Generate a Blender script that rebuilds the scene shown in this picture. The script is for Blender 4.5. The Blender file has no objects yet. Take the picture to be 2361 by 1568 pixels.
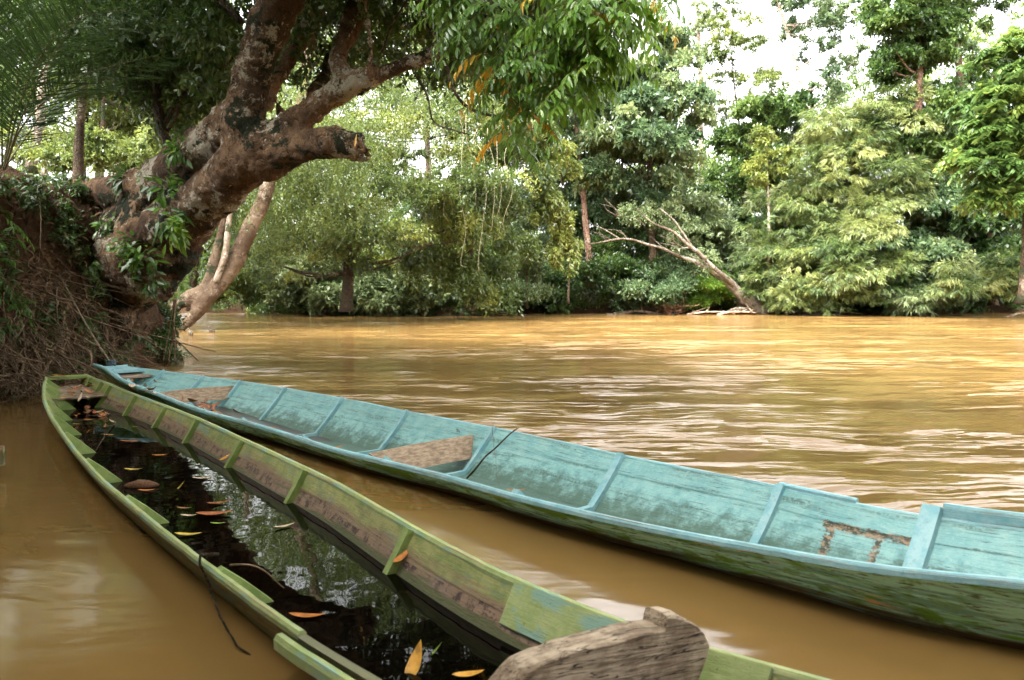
import bpy, math, random
import numpy as np
from mathutils import Vector, geometry

# ------------------------------------------------------------------ camera, world, sun, exposure
scene = bpy.context.scene
COL = scene.collection
CAM_H = 1.5
FPX = 1835.0                      # focal length for a picture 2361 wide
PITCH = math.atan((784 - 669) / FPX)
cam_data = bpy.data.cameras.new("camera")
cam_data.sensor_width = 36.0
cam_data.lens = FPX / 2361 * 36.0
cam_data.clip_start = 0.05
cam_data.clip_end = 3000
cam_data.dof.use_dof = True
cam_data.dof.focus_distance = 9.0
cam_data.dof.aperture_fstop = 3.5
cam = bpy.data.objects.new("camera", cam_data)
COL.objects.link(cam)
cam.location = (0, 0, CAM_H)
cam.rotation_euler = (math.radians(90) - PITCH, 0, 0)
scene.camera = cam

SUN_EL, SUN_AZ = math.radians(58), math.radians(215)     # azimuth clockwise from +Y: from behind, a little to the left
world = bpy.data.worlds.new("World")
scene.world = world
world.use_nodes = True
wn, wl = world.node_tree.nodes, world.node_tree.links
wn.clear()
sky = wn.new("ShaderNodeTexSky")
sky.sky_type = 'NISHITA'
sky.sun_disc = False
sky.sun_elevation = SUN_EL
sky.sun_rotation = SUN_AZ
sky.air_density = 1.0
sky.dust_density = 6.0
sky.ozone_density = 1.0
hsv = wn.new("ShaderNodeHueSaturation")
hsv.inputs["Saturation"].default_value = 0.08            # thin white overcast
bg = wn.new("ShaderNodeBackground")
bg.inputs["Strength"].default_value = 0.15
wo = wn.new("ShaderNodeOutputWorld")
wl.new(sky.outputs[0], hsv.inputs["Color"])
wl.new(hsv.outputs[0], bg.inputs["Color"])
wl.new(bg.outputs[0], wo.inputs["Surface"])
sun_data = bpy.data.lights.new("sun", 'SUN')
sun_data.energy = 0.6
sun_data.angle = math.radians(20)
sun_data.color = (1.0, 0.93, 0.80)
sun = bpy.data.objects.new("sun", sun_data)
COL.objects.link(sun)
sd = Vector((math.sin(SUN_AZ) * math.cos(SUN_EL), math.cos(SUN_AZ) * math.cos(SUN_EL), math.sin(SUN_EL)))
sun.rotation_euler = (-sd).to_track_quat('-Z', 'Y').to_euler()
sun.location = (-10, -20, 40)
scene.view_settings.view_transform = 'Standard'
scene.view_settings.look = 'None'
scene.view_settings.gamma = 1.0
scene.view_settings.use_curve_mapping = False
scene.view_settings.exposure = 3.45
cy = scene.cycles
cy.max_bounces = 7
cy.diffuse_bounces = 3
cy.glossy_bounces = 3
cy.transmission_bounces = 3
cy.transparent_max_bounces = 8
cy.caustics_reflective = False
cy.caustics_refractive = False
cy.sample_clamp_indirect = 6.0
cy.use_denoising = True
cy.volume_bounces = 0

RNG = np.random.default_rng(7)
random.seed(7)

# ------------------------------------------------------------------ helpers
FWD = np.array([0, math.cos(PITCH), -math.sin(PITCH)])
UPV = np.array([0, math.sin(PITCH), math.cos(PITCH)])
def ray(px, py):
    return FWD + np.array([1.0, 0, 0]) * (px - 1180.5) / FPX - UPV * (py - 784) / FPX
def atz(px, py, z=0.0):           # point of the place at height z
    r = ray(px, py); return np.array([0, 0, CAM_H]) + r * ((z - CAM_H) / r[2])
def atd(px, py, d):               # point of the place at distance d
    r = ray(px, py); return np.array([0, 0, CAM_H]) + r * (d / r[1])
def V(*a): return np.array(a, float)
def norm(v):
    v = np.asarray(v, float); return v / (np.linalg.norm(v, axis=-1, keepdims=True) + 1e-12)

def hash3(i, j, k, seed):
    n = (i * 374761393 + j * 668265263 + k * 1274126177 + seed * 974711) & 0xffffffff
    n = ((n ^ (n >> 13)) * 1274126177) & 0xffffffff
    return ((n ^ (n >> 16)) & 0xffff) / 65535.0
def vnoise(p, scale=1.0, seed=0):  # value noise, -1..1
    q = np.asarray(p) * scale
    f = np.floor(q).astype(np.int64); t = q - f; t = t * t * (3 - 2 * t)
    r = 0
    for a in (0, 1):
        for b in (0, 1):
            for c in (0, 1):
                w = (t[:, 0] if a else 1 - t[:, 0]) * (t[:, 1] if b else 1 - t[:, 1]) * (t[:, 2] if c else 1 - t[:, 2])
                r = r + w * hash3(f[:, 0] + a, f[:, 1] + b, f[:, 2] + c, seed)
    return r * 2 - 1
def fbm(p, scale, oct=4, seed=0):
    r = 0; amp = 1.0
    for o in range(oct):
        r = r + amp * vnoise(p, scale * 2 ** o, seed + o); amp *= 0.5
    return r

LOC = {}                          # object name -> world location of its frame
def tag(o, label=None, cat=None, group=None, kind=None):
    if label: o['label'] = label
    if cat: o['category'] = cat
    if group: o['group'] = group
    if kind: o['kind'] = kind
    return o
def thing(name, label, cat, loc=(0, 0, 0), group=None):
    o = bpy.data.objects.new(name, None); COL.objects.link(o)
    o.empty_display_size = 0.2
    o.location = tuple(float(x) for x in loc); LOC[o.name] = np.array(loc, float)
    return tag(o, label, cat, group)
def mesh_obj(name, verts, faces, mats, parent=None, base=None, mat_idx=None, smooth=False, uv=None, tint=None):
    """one mesh object from world-space vertices; faces is a list or an (n,k) array"""
    verts = np.asarray(verts, float)
    if parent is not None: base = LOC[parent.name]
    if base is None: base = V(0, 0, 0)
    base = np.asarray(base, float)
    me = bpy.data.meshes.new(name)
    v = verts - base
    if isinstance(faces, np.ndarray):
        n, k = faces.shape
        me.vertices.add(len(v)); me.vertices.foreach_set('co', v.astype(np.float32).ravel())
        me.loops.add(n * k); me.loops.foreach_set('vertex_index', faces.astype(np.int32).ravel())
        me.polygons.add(n)
        me.polygons.foreach_set('loop_start', np.arange(0, n * k, k, dtype=np.int32))
        me.update(calc_edges=True)
    else:
        me.from_pydata([tuple(x) for x in v], [], [tuple(f) for f in faces])
    if not isinstance(mats, (list, tuple)): mats = [mats]
    for m in mats: me.materials.append(m)
    nf = len(me.polygons)
    if mat_idx is not None: me.polygons.foreach_set('material_index', np.asarray(mat_idx, np.int32))
    me.polygons.foreach_set('use_smooth', np.full(nf, bool(smooth)))
    if uv is not None:
        l = me.uv_layers.new(name='UVMap')
        idx = np.empty(len(me.loops), np.int32); me.loops.foreach_get('vertex_index', idx)
        l.data.foreach_set('uv', np.asarray(uv, np.float32)[idx].ravel())
    if tint is not None:
        at = me.attributes.new('tint', 'FLOAT', 'FACE'); at.data.foreach_set('value', np.asarray(tint, np.float32))
    me.validate(); me.update()
    o = bpy.data.objects.new(name, me); COL.objects.link(o)
    if parent is not None:
        o.parent = parent; LOC[o.name] = base
        o.location = (0, 0, 0)
    else:
        o.location = tuple(base); LOC[o.name] = base
    return o

class MB:                          # gathers shapes for ONE mesh
    def __init__(s): s.v = []; s.f = []; s.m = []; s.n = 0
    def add(s, v, f, m=0):
        v = np.asarray(v, float); s.v.append(v)
        for q in f: s.f.append(tuple(int(i) + s.n for i in q)); s.m.append(m)
        s.n += len(v)
    def tube(s, pts, rad, seg=8, m=0, cap=True, jit=0.0):
        pts = np.asarray(pts, float); n = len(pts); rad = np.broadcast_to(np.asarray(rad, float), (n,))
        tan = norm(np.gradient(pts, axis=0)); up = V(0, 0, 1) if abs(tan[0][2]) < .9 else V(1, 0, 0)
        vs = []
        u = norm(np.cross(tan[0], up))
        for i in range(n):
            u = norm(u - tan[i] * np.dot(u, tan[i])); w = np.cross(tan[i], u)
            a = np.linspace(0, 2 * np.pi, seg, endpoint=False)
            r = rad[i] * (1 + jit * RNG.uniform(-1, 1, seg))
            vs.append(pts[i] + np.outer(np.cos(a) * r, u) + np.outer(np.sin(a) * r, w))
        f = []
        for i in range(n - 1):
            for j in range(seg):
                k = (j + 1) % seg
                f.append((i * seg + j, i * seg + k, (i + 1) * seg + k, (i + 1) * seg + j))
        if cap: f.append(tuple(range(seg - 1, -1, -1))); f.append(tuple((n - 1) * seg + j for j in range(seg)))
        s.add(np.vstack(vs), f, m)
    def box8(s, p, m=0):            # 8 corners: bottom 0-3, top 4-7
        s.add(p, [(3, 2, 1, 0), (4, 5, 6, 7), (0, 1, 5, 4), (1, 2, 6, 5), (2, 3, 7, 6), (3, 0, 4, 7)], m)
    def build(s, name, mats, parent=None, base=None, smooth=False, **k):
        return mesh_obj(name, np.vstack(s.v), s.f, mats, parent, base, mat_idx=s.m, smooth=smooth, **k)

def spline(pts, n):                 # Catmull-Rom through any-dimensional points
    pts = np.asarray(pts, float)
    P = np.vstack([2 * pts[0] - pts[1], pts, 2 * pts[-1] - pts[-2]])
    seg = len(pts) - 1; t = np.linspace(0, seg, n); out = []
    for x in t:
        i = min(int(x), seg - 1); u = x - i
        a, b, c, d = P[i], P[i + 1], P[i + 2], P[i + 3]
        out.append(.5 * (2 * b + (c - a) * u + (2 * a - 5 * b + 4 * c - d) * u * u + (3 * b - a - 3 * c + d) * u ** 3))
    return np.array(out)
def wobble(pts, amp, scale, seed):
    pts = np.asarray(pts, float)
    d = np.stack([vnoise(pts, scale, seed + 11 * i) for i in range(3)], 1)
    return pts + d * amp

# ------------------------------------------------------------------ materials
def nodes(name):
    m = bpy.data.materials.new(name); m.use_nodes = True
    nt = m.node_tree; nt.nodes.clear()
    out = nt.nodes.new('ShaderNodeOutputMaterial')
    return m, nt, out
def lk(nt, a, b): nt.links.new(a, b)
def mixc(nt, f, a, b):
    n = nt.nodes.new('ShaderNodeMix'); n.data_type = 'RGBA'
    if isinstance(f, float): n.inputs[0].default_value = f
    else: lk(nt, f, n.inputs[0])
    for s, x in ((6, a), (7, b)):
        if isinstance(x, tuple): n.inputs[s].default_value = (*x, 1)
        else: lk(nt, x, n.inputs[s])
    return n.outputs[2]
def noise_n(nt, vec, scale, detail=4, rough=.55, stretch=None, dist=0.0):
    if stretch is not None:
        mp = nt.nodes.new('ShaderNodeMapping'); mp.inputs['Scale'].default_value = stretch; lk(nt, vec, mp.inputs['Vector']); vec = mp.outputs[0]
    n = nt.nodes.new('ShaderNodeTexNoise'); n.inputs['Scale'].default_value = scale
    n.inputs['Detail'].default_value = detail; n.inputs['Roughness'].default_value = rough; n.inputs['Distortion'].default_value = dist
    lk(nt, vec, n.inputs['Vector']); return n.outputs[0]
def ramp(nt, f, a, b, lo=0.0, hi=1.0):
    n = nt.nodes.new('ShaderNodeMapRange'); n.interpolation_type = 'SMOOTHSTEP'
    n.inputs[1].default_value = a; n.inputs[2].default_value = b; n.inputs[3].default_value = lo; n.inputs[4].default_value = hi
    lk(nt, f, n.inputs[0]); return n.outputs[0]
def coord(nt, kind='Object'):
    return nt.nodes.new('ShaderNodeTexCoord').outputs[kind]
def geo_pos(nt): return nt.nodes.new('ShaderNodeNewGeometry').outputs['Position']
def mth(nt, op, a, b=None):
    n = nt.nodes.new('ShaderNodeMath'); n.operation = op
    for i, x in enumerate((a, b)):
        if x is None: continue
        if isinstance(x, (int, float)): n.inputs[i].default_value = x
        else: lk(nt, x, n.inputs[i])
    return n.outputs[0]
def bump_n(nt, h, strength=.3, dist=.02, prev=None):
    n = nt.nodes.new('ShaderNodeBump'); n.inputs['Strength'].default_value = strength; n.inputs['Distance'].default_value = dist
    lk(nt, h, n.inputs['Height'])
    if prev is not None: lk(nt, prev, n.inputs['Normal'])
    return n.outputs[0]
def principled(nt, out, col, rough=.7, normal=None, spec=.5):
    p = nt.nodes.new('ShaderNodeBsdfPrincipled')
    if isinstance(col, tuple): p.inputs['Base Color'].default_value = (*col, 1)
    else: lk(nt, col, p.inputs['Base Color'])
    if isinstance(rough, (int, float)): p.inputs['Roughness'].default_value = rough
    else: lk(nt, rough, p.inputs['Roughness'])
    p.inputs['Specular IOR Level'].default_value = spec
    if normal is not None: lk(nt, normal, p.inputs['Normal'])
    lk(nt, p.outputs[0], out.inputs[0]); return p

def leaf_mat(name, a, b, c, rough=.36, trans=.38, spec=.6):
    """three leaf colours picked leaf by leaf; thin leaves let light through"""
    m, nt, out = nodes(name)
    at = nt.nodes.new('ShaderNodeAttribute'); at.attribute_name = 'tint'
    r = nt.nodes.new('ShaderNodeValToRGB'); r.color_ramp.interpolation = 'LINEAR'
    e = r.color_ramp.elements
    e[0].position = 0.0; e[0].color = (*a, 1); e[1].position = 1.0; e[1].color = (*c, 1)
    x = e.new(.5); x.color = (*b, 1)
    lk(nt, at.outputs['Fac'], r.inputs[0])
    p = principled(nt, out, r.outputs[0], rough, spec=spec)
    t = nt.nodes.new('ShaderNodeBsdfTranslucent')
    hs = nt.nodes.new('ShaderNodeHueSaturation'); hs.inputs['Hue'].default_value = .485; hs.inputs['Value'].default_value = 1.5
    lk(nt, r.outputs[0], hs.inputs['Color']); lk(nt, hs.outputs[0], t.inputs['Color'])
    mx = nt.nodes.new('ShaderNodeMixShader'); mx.inputs[0].default_value = trans
    lk(nt, p.outputs[0], mx.inputs[1]); lk(nt, t.outputs[0], mx.inputs[2]); lk(nt, mx.outputs[0], out.inputs[0])
    return m

def bark_mat(name, dark, mid, pale, moss=(.05, .07, .02), lichen=.5, moss_amt=.5, scale=1.0):
    m, nt, out = nodes(name); c = geo_pos(nt)
    n1 = noise_n(nt, c, 1.1 * scale, 7, .7); n2 = noise_n(nt, c, 6 * scale, 8, .75); n3 = noise_n(nt, c, 8 * scale, 9, .78); r1 = noise_n(nt, c, .8 * scale, 3, .6); r2 = noise_n(nt, c, .9 * scale, 3, .6, (1, 1, 1.7))
    n4 = noise_n(nt, c, 24 * scale, 5, .75); n5 = noise_n(nt, c, 9 * scale, 7, .8)
    vo = nt.nodes.new('ShaderNodeTexVoronoi'); vo.feature = 'DISTANCE_TO_EDGE'; vo.inputs['Scale'].default_value = 9 * scale
    mp = nt.nodes.new('ShaderNodeMapping'); mp.inputs['Scale'].default_value = (1.3, 1.3, .5); lk(nt, c, mp.inputs['Vector']); lk(nt, mp.outputs[0], vo.inputs['Vector'])
    col = mixc(nt, ramp(nt, n1, .38, .62), dark, mid)
    col = mixc(nt, mth(nt, 'MULTIPLY', ramp(nt, n5, .50, .62), .7), col, tuple(x * .5 for x in dark))
    lm = mth(nt, 'ADD', n3, mth(nt, 'MULTIPLY', mth(nt, 'SUBTRACT', r1, .5), 1.1))
    col = mixc(nt, ramp(nt, lm, .64 - .12 * lichen, .70 - .12 * lichen), col, pale)
    mm = mth(nt, 'ADD', n2, mth(nt, 'MULTIPLY', mth(nt, 'SUBTRACT', r2, .5), 1.2))
    col = mixc(nt, ramp(nt, mm, .68 - .16 * moss_amt, .74 - .16 * moss_amt), col, moss)
    col = mixc(nt, ramp(nt, n4, .60, .72), col, tuple(x * .3 for x in dark))
    h = mth(nt, 'ADD', mth(nt, 'MULTIPLY', n5, 1.0), mth(nt, 'ADD', mth(nt, 'MULTIPLY', n4, .45), mth(nt, 'MULTIPLY', ramp(nt, vo.outputs[0], 0, .10), .25)))
    principled(nt, out, col, .88, bump_n(nt, h, 1.0, .15), .2)
    return m

def simple_mat(name, a, b, scale=12, rough=.75, bump=.3, spec=.3, stretch=None, detail=5):
    m, nt, out = nodes(name); c = geo_pos(nt)
    n = noise_n(nt, c, scale, detail, .65, stretch)
    principled(nt, out, mixc(nt, ramp(nt, n, .35, .65), a, b), rough, bump_n(nt, n, bump, .01), spec)
    return m

LEAF = {
 'mid':    leaf_mat('leaf_mid_green', (0.055, 0.107, 0.024), (0.118, 0.191, 0.039), (0.269, 0.312, 0.068)),
 'dark':   leaf_mat('leaf_dark_green', (0.023, 0.050, 0.012), (0.051, 0.102, 0.023), (0.108, 0.166, 0.037)),
 'blue':   leaf_mat('leaf_blue_green', (0.050, 0.093, 0.039), (0.107, 0.167, 0.069), (0.230, 0.273, 0.117)),
 'yellow': leaf_mat('leaf_yellow_green', (0.053, 0.085, 0.019), (0.114, 0.156, 0.035), (0.219, 0.246, 0.053), trans=.42),
 'pale':   leaf_mat('leaf_pale_green', (0.081, 0.125, 0.054), (0.153, 0.209, 0.090), (0.258, 0.309, 0.154), trans=.42),
 'bamboo': leaf_mat('leaf_bamboo', (0.046, 0.086, 0.022), (0.118, 0.167, 0.046), (0.254, 0.275, 0.090), trans=.38),
 'grey':   leaf_mat('leaf_grey_green', (0.068, 0.104, 0.046), (0.147, 0.203, 0.085), (0.282, 0.333, 0.152)),
 'gold':   leaf_mat('leaf_gold', (.34, .17, .012), (.50, .29, .02), (.55, .40, .05), trans=.4),
 'near':   leaf_mat('leaf_near_green', (0.037, 0.090, 0.017), (0.074, 0.162, 0.024), (0.167, 0.325, 0.042), rough=.33),
 'bright': leaf_mat('leaf_bright_green', (0.072, 0.152, 0.016), (0.120, 0.224, 0.024), (0.192, 0.304, 0.048), trans=.45),
}
BARK_MAIN = bark_mat('bark_red_brown', (.095, .055, .032), (.28, .165, .09), (.52, .45, .34), (.024, .028, .012), .80, .60)
BARK_PALE = bark_mat('bark_pale', (.30, .22, .15), (.45, .37, .28), (.62, .56, .48), (.08, .09, .04), .6, .3)
BARK_DARK = bark_mat('bark_dark', (.06, .04, .025), (.13, .09, .055), (.26, .21, .15), (.03, .045, .015), .2, .5)
BARK_RED = bark_mat('bark_pinkish', (.22, .12, .08), (.38, .23, .16), (.55, .42, .33), (.07, .08, .03), .4, .3)
STEM = simple_mat('green_stem', (.09, .08, .03), (.16, .14, .06), 20)
# ------------------------------------------------------------------ leaves, sprays, crowns
def leaf_quads(p, d, nrm, l, w):    # one folded rhombus per leaf
    side = norm(np.cross(nrm, d)); nrm = np.cross(d, side)
    m = p + d * (l * .42)[:, None]
    v = np.stack([p, m + side * (w * .5)[:, None] - nrm * (w * .12)[:, None], p + d * l[:, None] - nrm * (l * .12)[:, None],
                  m - side * (w * .5)[:, None] - nrm * (w * .12)[:, None]], 1)
    return v                         # (n,4,3)
def leaf_fine(p, d, nrm, l, w, curl=.18):      # eight-vertex leaf with midrib, 6 faces as quads
    side = norm(np.cross(nrm, d)); nrm = np.cross(d, side); L = l[:, None]; W = w[:, None]
    def pt(t, s, h): return p + d * L * t + side * W * s + nrm * (W * h - L * curl * t * t)
    v = np.stack([pt(0, 0, 0), pt(.22, .36, .10), pt(.22, 0, 0), pt(.22, -.36, .10), pt(.55, .5, .12), pt(.55, 0, 0), pt(.55, -.5, .12),
                  pt(.83, .26, .06), pt(.83, 0, 0), pt(.83, -.26, .06), pt(1, 0, 0)], 1)
    f = np.array([[0, 1, 2, 2], [0, 2, 3, 3], [1, 4, 5, 2], [2, 5, 6, 3], [4, 7, 8, 5], [5, 8, 9, 6], [7, 10, 8, 8], [8, 10, 9, 9]])
    return v, f
FINE_TRI = np.array([[0, 2, 1], [0, 3, 2], [1, 2, 5], [1, 5, 4], [2, 3, 6], [2, 6, 5], [4, 5, 8], [4, 8, 7], [5, 6, 9], [5, 9, 8], [7, 8, 10], [8, 9, 10]])

def rand_dirs(n, rng=RNG):
    return norm(rng.normal(size=(n, 3)))

def spray_template(kind, rng):
    """leaves of one small leafy branch: +x outward, z up, about 1 m long. returns p, d, nrm, l, w"""
    P, D, N, L, W = [], [], [], [], []
    def put(p, d, n, l, w): P.append(p); D.append(d); N.append(n); L.append(l); W.append(w)
    if kind == 'broad':              # loose twigs with elliptical leaves
        for k in range(9):
            ang = rng.uniform(-1.1, 1.1); el = rng.uniform(-.5, .7); Lt = rng.uniform(.35, .85)
            td = V(math.cos(ang) * math.cos(el), math.sin(ang) * math.cos(el), math.sin(el))
            for i in range(9):
                t = (i + rng.uniform(0, 1)) / 9; p = td * Lt * t + V(0, 0, -.25 * Lt * t * t)
                d = norm(td * .6 + rng.normal(size=3) * .65 + V(0, 0, -.35)); n = norm(V(0, 0, 1) + rng.normal(size=3) * .45)
                put(p, d, n, rng.uniform(.10, .19), rng.uniform(.05, .085))
    elif kind == 'droop':            # hanging strings of small leaves
        for k in range(8):
            a = rng.uniform(0, 6.28); r = rng.uniform(0, .45); st = V(r * math.cos(a), r * math.sin(a), rng.uniform(-.1, .1)); Lt = rng.uniform(.5, 1.3)
            bx = rng.normal(size=2) * .12
            for i in range(13):
                t = (i + rng.uniform(0, 1)) / 13; p = st + V(bx[0] * t, bx[1] * t, -Lt * t)
                d = norm(V(*(rng.normal(size=2) * .8), -.75)); n = norm(rng.normal(size=3) * .8 + V(0, 0, .6))
                put(p, d, n, rng.uniform(.10, .17), rng.uniform(.035, .055))
    elif kind == 'bamboo':           # fans of narrow drooping blades on arching twigs
        for k in range(9):
            a = rng.uniform(-1.3, 1.3); Lt = rng.uniform(.3, .95)
            q = V(math.cos(a) * Lt, math.sin(a) * Lt, -.35 * Lt * Lt + rng.uniform(-.1, .15))
            for i in range(8):
                aa = a + rng.uniform(-1.2, 1.2); d = norm(V(math.cos(aa), math.sin(aa), rng.uniform(-1.3, .05)))
                put(q + rng.normal(size=3) * .04, d, norm(V(0, 0, 1) + rng.normal(size=3) * .35), rng.uniform(.20, .34), rng.uniform(.03, .048))
    elif kind == 'pinnate':          # compound leaves: paired leaflets along a drooping stalk
        for k in range(4):
            a = rng.uniform(-1.2, 1.2); Lt = rng.uniform(.55, .95); el = rng.uniform(-.1, .5)
            hd = V(math.cos(a), math.sin(a), 0); sd_ = V(-math.sin(a), math.cos(a), 0)
            for i in range(9):
                t = (i + 1) / 9; p = hd * Lt * t + V(0, 0, Lt * (el * t - .75 * t * t))
                tg = norm(hd + V(0, 0, el - 1.5 * t))
                for s in (-1, 1):
                    put(p, norm(tg * .45 + sd_ * s * .9 + V(0, 0, -.35) + rng.normal(size=3) * .12), norm(V(0, 0, 1) + rng.normal(size=3) * .2), rng.uniform(.17, .23), rng.uniform(.065, .085))
    elif kind == 'tuft':             # dense low bush sprays
        for i in range(70):
            d = norm(V(1, 0, .3) + rng.normal(size=3) * .7); p = d * rng.uniform(.05, .75) * V(1, .8, .7)
            put(p, norm(d * .5 + rng.normal(size=3) * .6 + V(0, 0, .1)), norm(V(.3, 0, 1) + rng.normal(size=3) * .5), rng.uniform(.08, .15), rng.uniform(.04, .06))
    return [np.array(x) for x in (P, D, N, L, W)]
_trng = np.random.default_rng(3)
TEMPL = {k: [spray_template(k, _trng) for _ in range(5)] for k in ('broad', 'droop', 'bamboo', 'pinnate', 'tuft')}

def sprays(pos, out, kind, scale, leafscale=1.0, tint=None, tint_sp=.22, rng=RNG, fine=False):
    """leaf mesh arrays for sprays at pos (m,3) pointing to out (m,3)"""
    m = len(pos); scale = np.broadcast_to(np.asarray(scale, float), (m,))
    tint = np.full(m, .5) if tint is None else tint
    az = np.arctan2(out[:, 1], out[:, 0]) + rng.normal(size=m) * .45
    el = np.arcsin(np.clip(out[:, 2], -1, 1)) * (.2 if kind == 'droop' else .75) + rng.normal(size=m) * .2
    ca, sa, ce, se = np.cos(az), np.sin(az), np.cos(el), np.sin(el)
    R = np.zeros((m, 3, 3))
    R[:, 0, 0] = ca * ce; R[:, 1, 0] = sa * ce; R[:, 2, 0] = se
    R[:, 0, 1] = -sa; R[:, 1, 1] = ca
    R[:, 0, 2] = -ca * se; R[:, 1, 2] = -sa * se; R[:, 2, 2] = ce
    VV, TT = [], []
    pick = rng.integers(0, 5, m)
    for t in range(5):
        sel = np.where(pick == t)[0]
        if len(sel) == 0: continue
        P, D, N, L, W = TEMPL[kind][t]; r = R[sel]; sc = scale[sel]
        p = np.einsum('mij,nj->mni', r, P) * sc[:, None, None] + pos[sel][:, None]
        d = np.einsum('mij,nj->mni', r, D); n = np.einsum('mij,nj->mni', r, N)
        d = norm(d + rng.normal(size=d.shape) * .12)
        k = len(L); ls = leafscale * (.6 + .4 * sc)[:, None] * rng.uniform(.8, 1.2, (len(sel), k))
        l = (L[None] * ls).ravel(); w = (W[None] * ls).ravel()
        p, d, n = p.reshape(-1, 3), d.reshape(-1, 3), n.reshape(-1, 3)
        tt = np.clip(np.repeat(tint[sel], k) + rng.normal(size=len(p)) * tint_sp, 0, 1)
        if fine:
            v, _ = leaf_fine(p, d, n, l, w); VV.append(v.reshape(-1, 3)); TT.append(np.repeat(tt, 12))
        else:
            VV.append(leaf_quads(p, d, n, l, w).reshape(-1, 3)); TT.append(tt)
    Vv = np.vstack(VV); Tt = np.concatenate(TT)
    if fine:
        nl = len(Vv) // 11
        F = (FINE_TRI[None] + (np.arange(nl) * 11)[:, None, None]).reshape(-1, 3)
    else:
        F = np.arange(len(Vv)).reshape(-1, 4)
    return Vv, F, Tt

def blob_points(blobs, n, rng=RNG, shell=.45, lumps=.28, seed=1):
    """points and outward directions spread through a crown made of lumps; blob = cx,cy,cz,rx,ry,rz"""
    B = np.array(blobs, float); vol = (B[:, 3] * B[:, 4] * B[:, 5]) ** .8; w = vol / vol.sum()
    k = rng.choice(len(B), n, p=w); d = rand_dirs(n, rng)
    r = (shell + (1 - shell) * rng.uniform(0, 1, n) ** .6)
    b = B[k]; q = d * r[:, None]
    q = q * (1 + lumps * vnoise(b[:, :3] * .3 + d * 2.2, 1.0, seed))[:, None]
    pos = b[:, :3] + q * b[:, 3:]
    return pos, d

def tree_px(name, label, cat, D, base, trunk, blobs, kind='broad', leaf='mid', n=200, scale=1.0, leafscale=1.0, bark=None, r0=.2,
            group=None, tint=.45, tsp=.16, crown='crown', limbs=True, shell=.4, extra=None, depth=1.0):
    """a tree or bush standing at distance D. base = px of its foot; trunk = [(px,py,dD)...] up from the foot; blobs = [(px,py,dD,rx_px,rz_px)]"""
    s = D / FPX
    b0 = atd(base[0], base[1], D)
    root = thing(name, label, cat, b0, group)
    bl = []
    for (px, py, dd, rx, rz) in blobs:
        c = atd(px, py, D + dd); bl.append((*c, rx * s, rx * s * depth, rz * s))
    sub, st_ = [], []                # every lobe breaks up into separate leafy boughs with gaps between them
    for (x, y, z, rx, ry, rz) in bl:
        for q in range(max(5, int(6 + 1.6 * (rx + rz)))):
            d_ = rand_dirs(1)[0] * RNG.uniform(.2, 1.08) ** .6; k_ = RNG.uniform(.18, .44)
            sub.append((x + d_[0] * rx, y + d_[1] * ry, z + d_[2] * rz, rx * k_ * 1.15, ry * k_ * 1.15, rz * k_ * (.95 if kind == 'droop' else .85))); st_.append(RNG.normal() * tsp * .8)
    sub = np.array(sub); w_ = (sub[:, 3] * sub[:, 5]); which = RNG.choice(len(sub), n, p=w_ / w_.sum())
    out = rand_dirs(n); out[:, 2] = np.abs(out[:, 2]) * .9 - .15; pos = sub[which, :3] + out * sub[which, 3:] * RNG.uniform(.3, 1.0, n)[:, None]; out = norm(out)
    tn = tint + np.array(st_)[which] + tsp * .5 * vnoise(pos, 1.2, 6)
    keep = pos[:, 2] > .12
    pos, out, tn = pos[keep], out[keep], tn[keep]
    sc = scale * RNG.uniform(.65, 1.2, len(pos))
    v, f, t = sprays(pos, out, kind, sc, leafscale, tn)
    if trunk:
        mb = MB(); pts = [b0] + [atd(x, y, D + dd) for (x, y, dd) in trunk]
        P = spline(pts, max(8, 5 * len(pts))); P[1:-1] = wobble(P[1:-1], r0 * .5, .35, 3)
        rad = np.linspace(r0, r0 * .35, len(P)); rad[0] *= 1.35
        mb.tube(P, rad, 8, jit=.08)
        if limbs:
            for c in bl:
                c3 = V(*c[:3]); i = int(np.clip(np.argmin(np.abs(P[:, 2] - (c3[2] - c[5] * .6))), 2, len(P) - 1))
                for k in range(3):
                    e = c3 + rand_dirs(1)[0] * V(*c[3:]) * .7; a = P[i]
                    if np.linalg.norm(e - a) < .3: continue
                    mid = (a + e) / 2 + V(0, 0, -.08) * np.linalg.norm(e - a)
                    mb.tube(wobble(spline([a, mid, e], 7), .06, .9, k), np.linspace(rad[i] * .5, .012, 7), 5)
        mb.build('trunk', bark or BARK_DARK, root, smooth=True)
    mesh_obj(crown, v, f, LEAF[leaf], root, tint=t)
    if extra: extra(root, bl)
    return root
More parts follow.
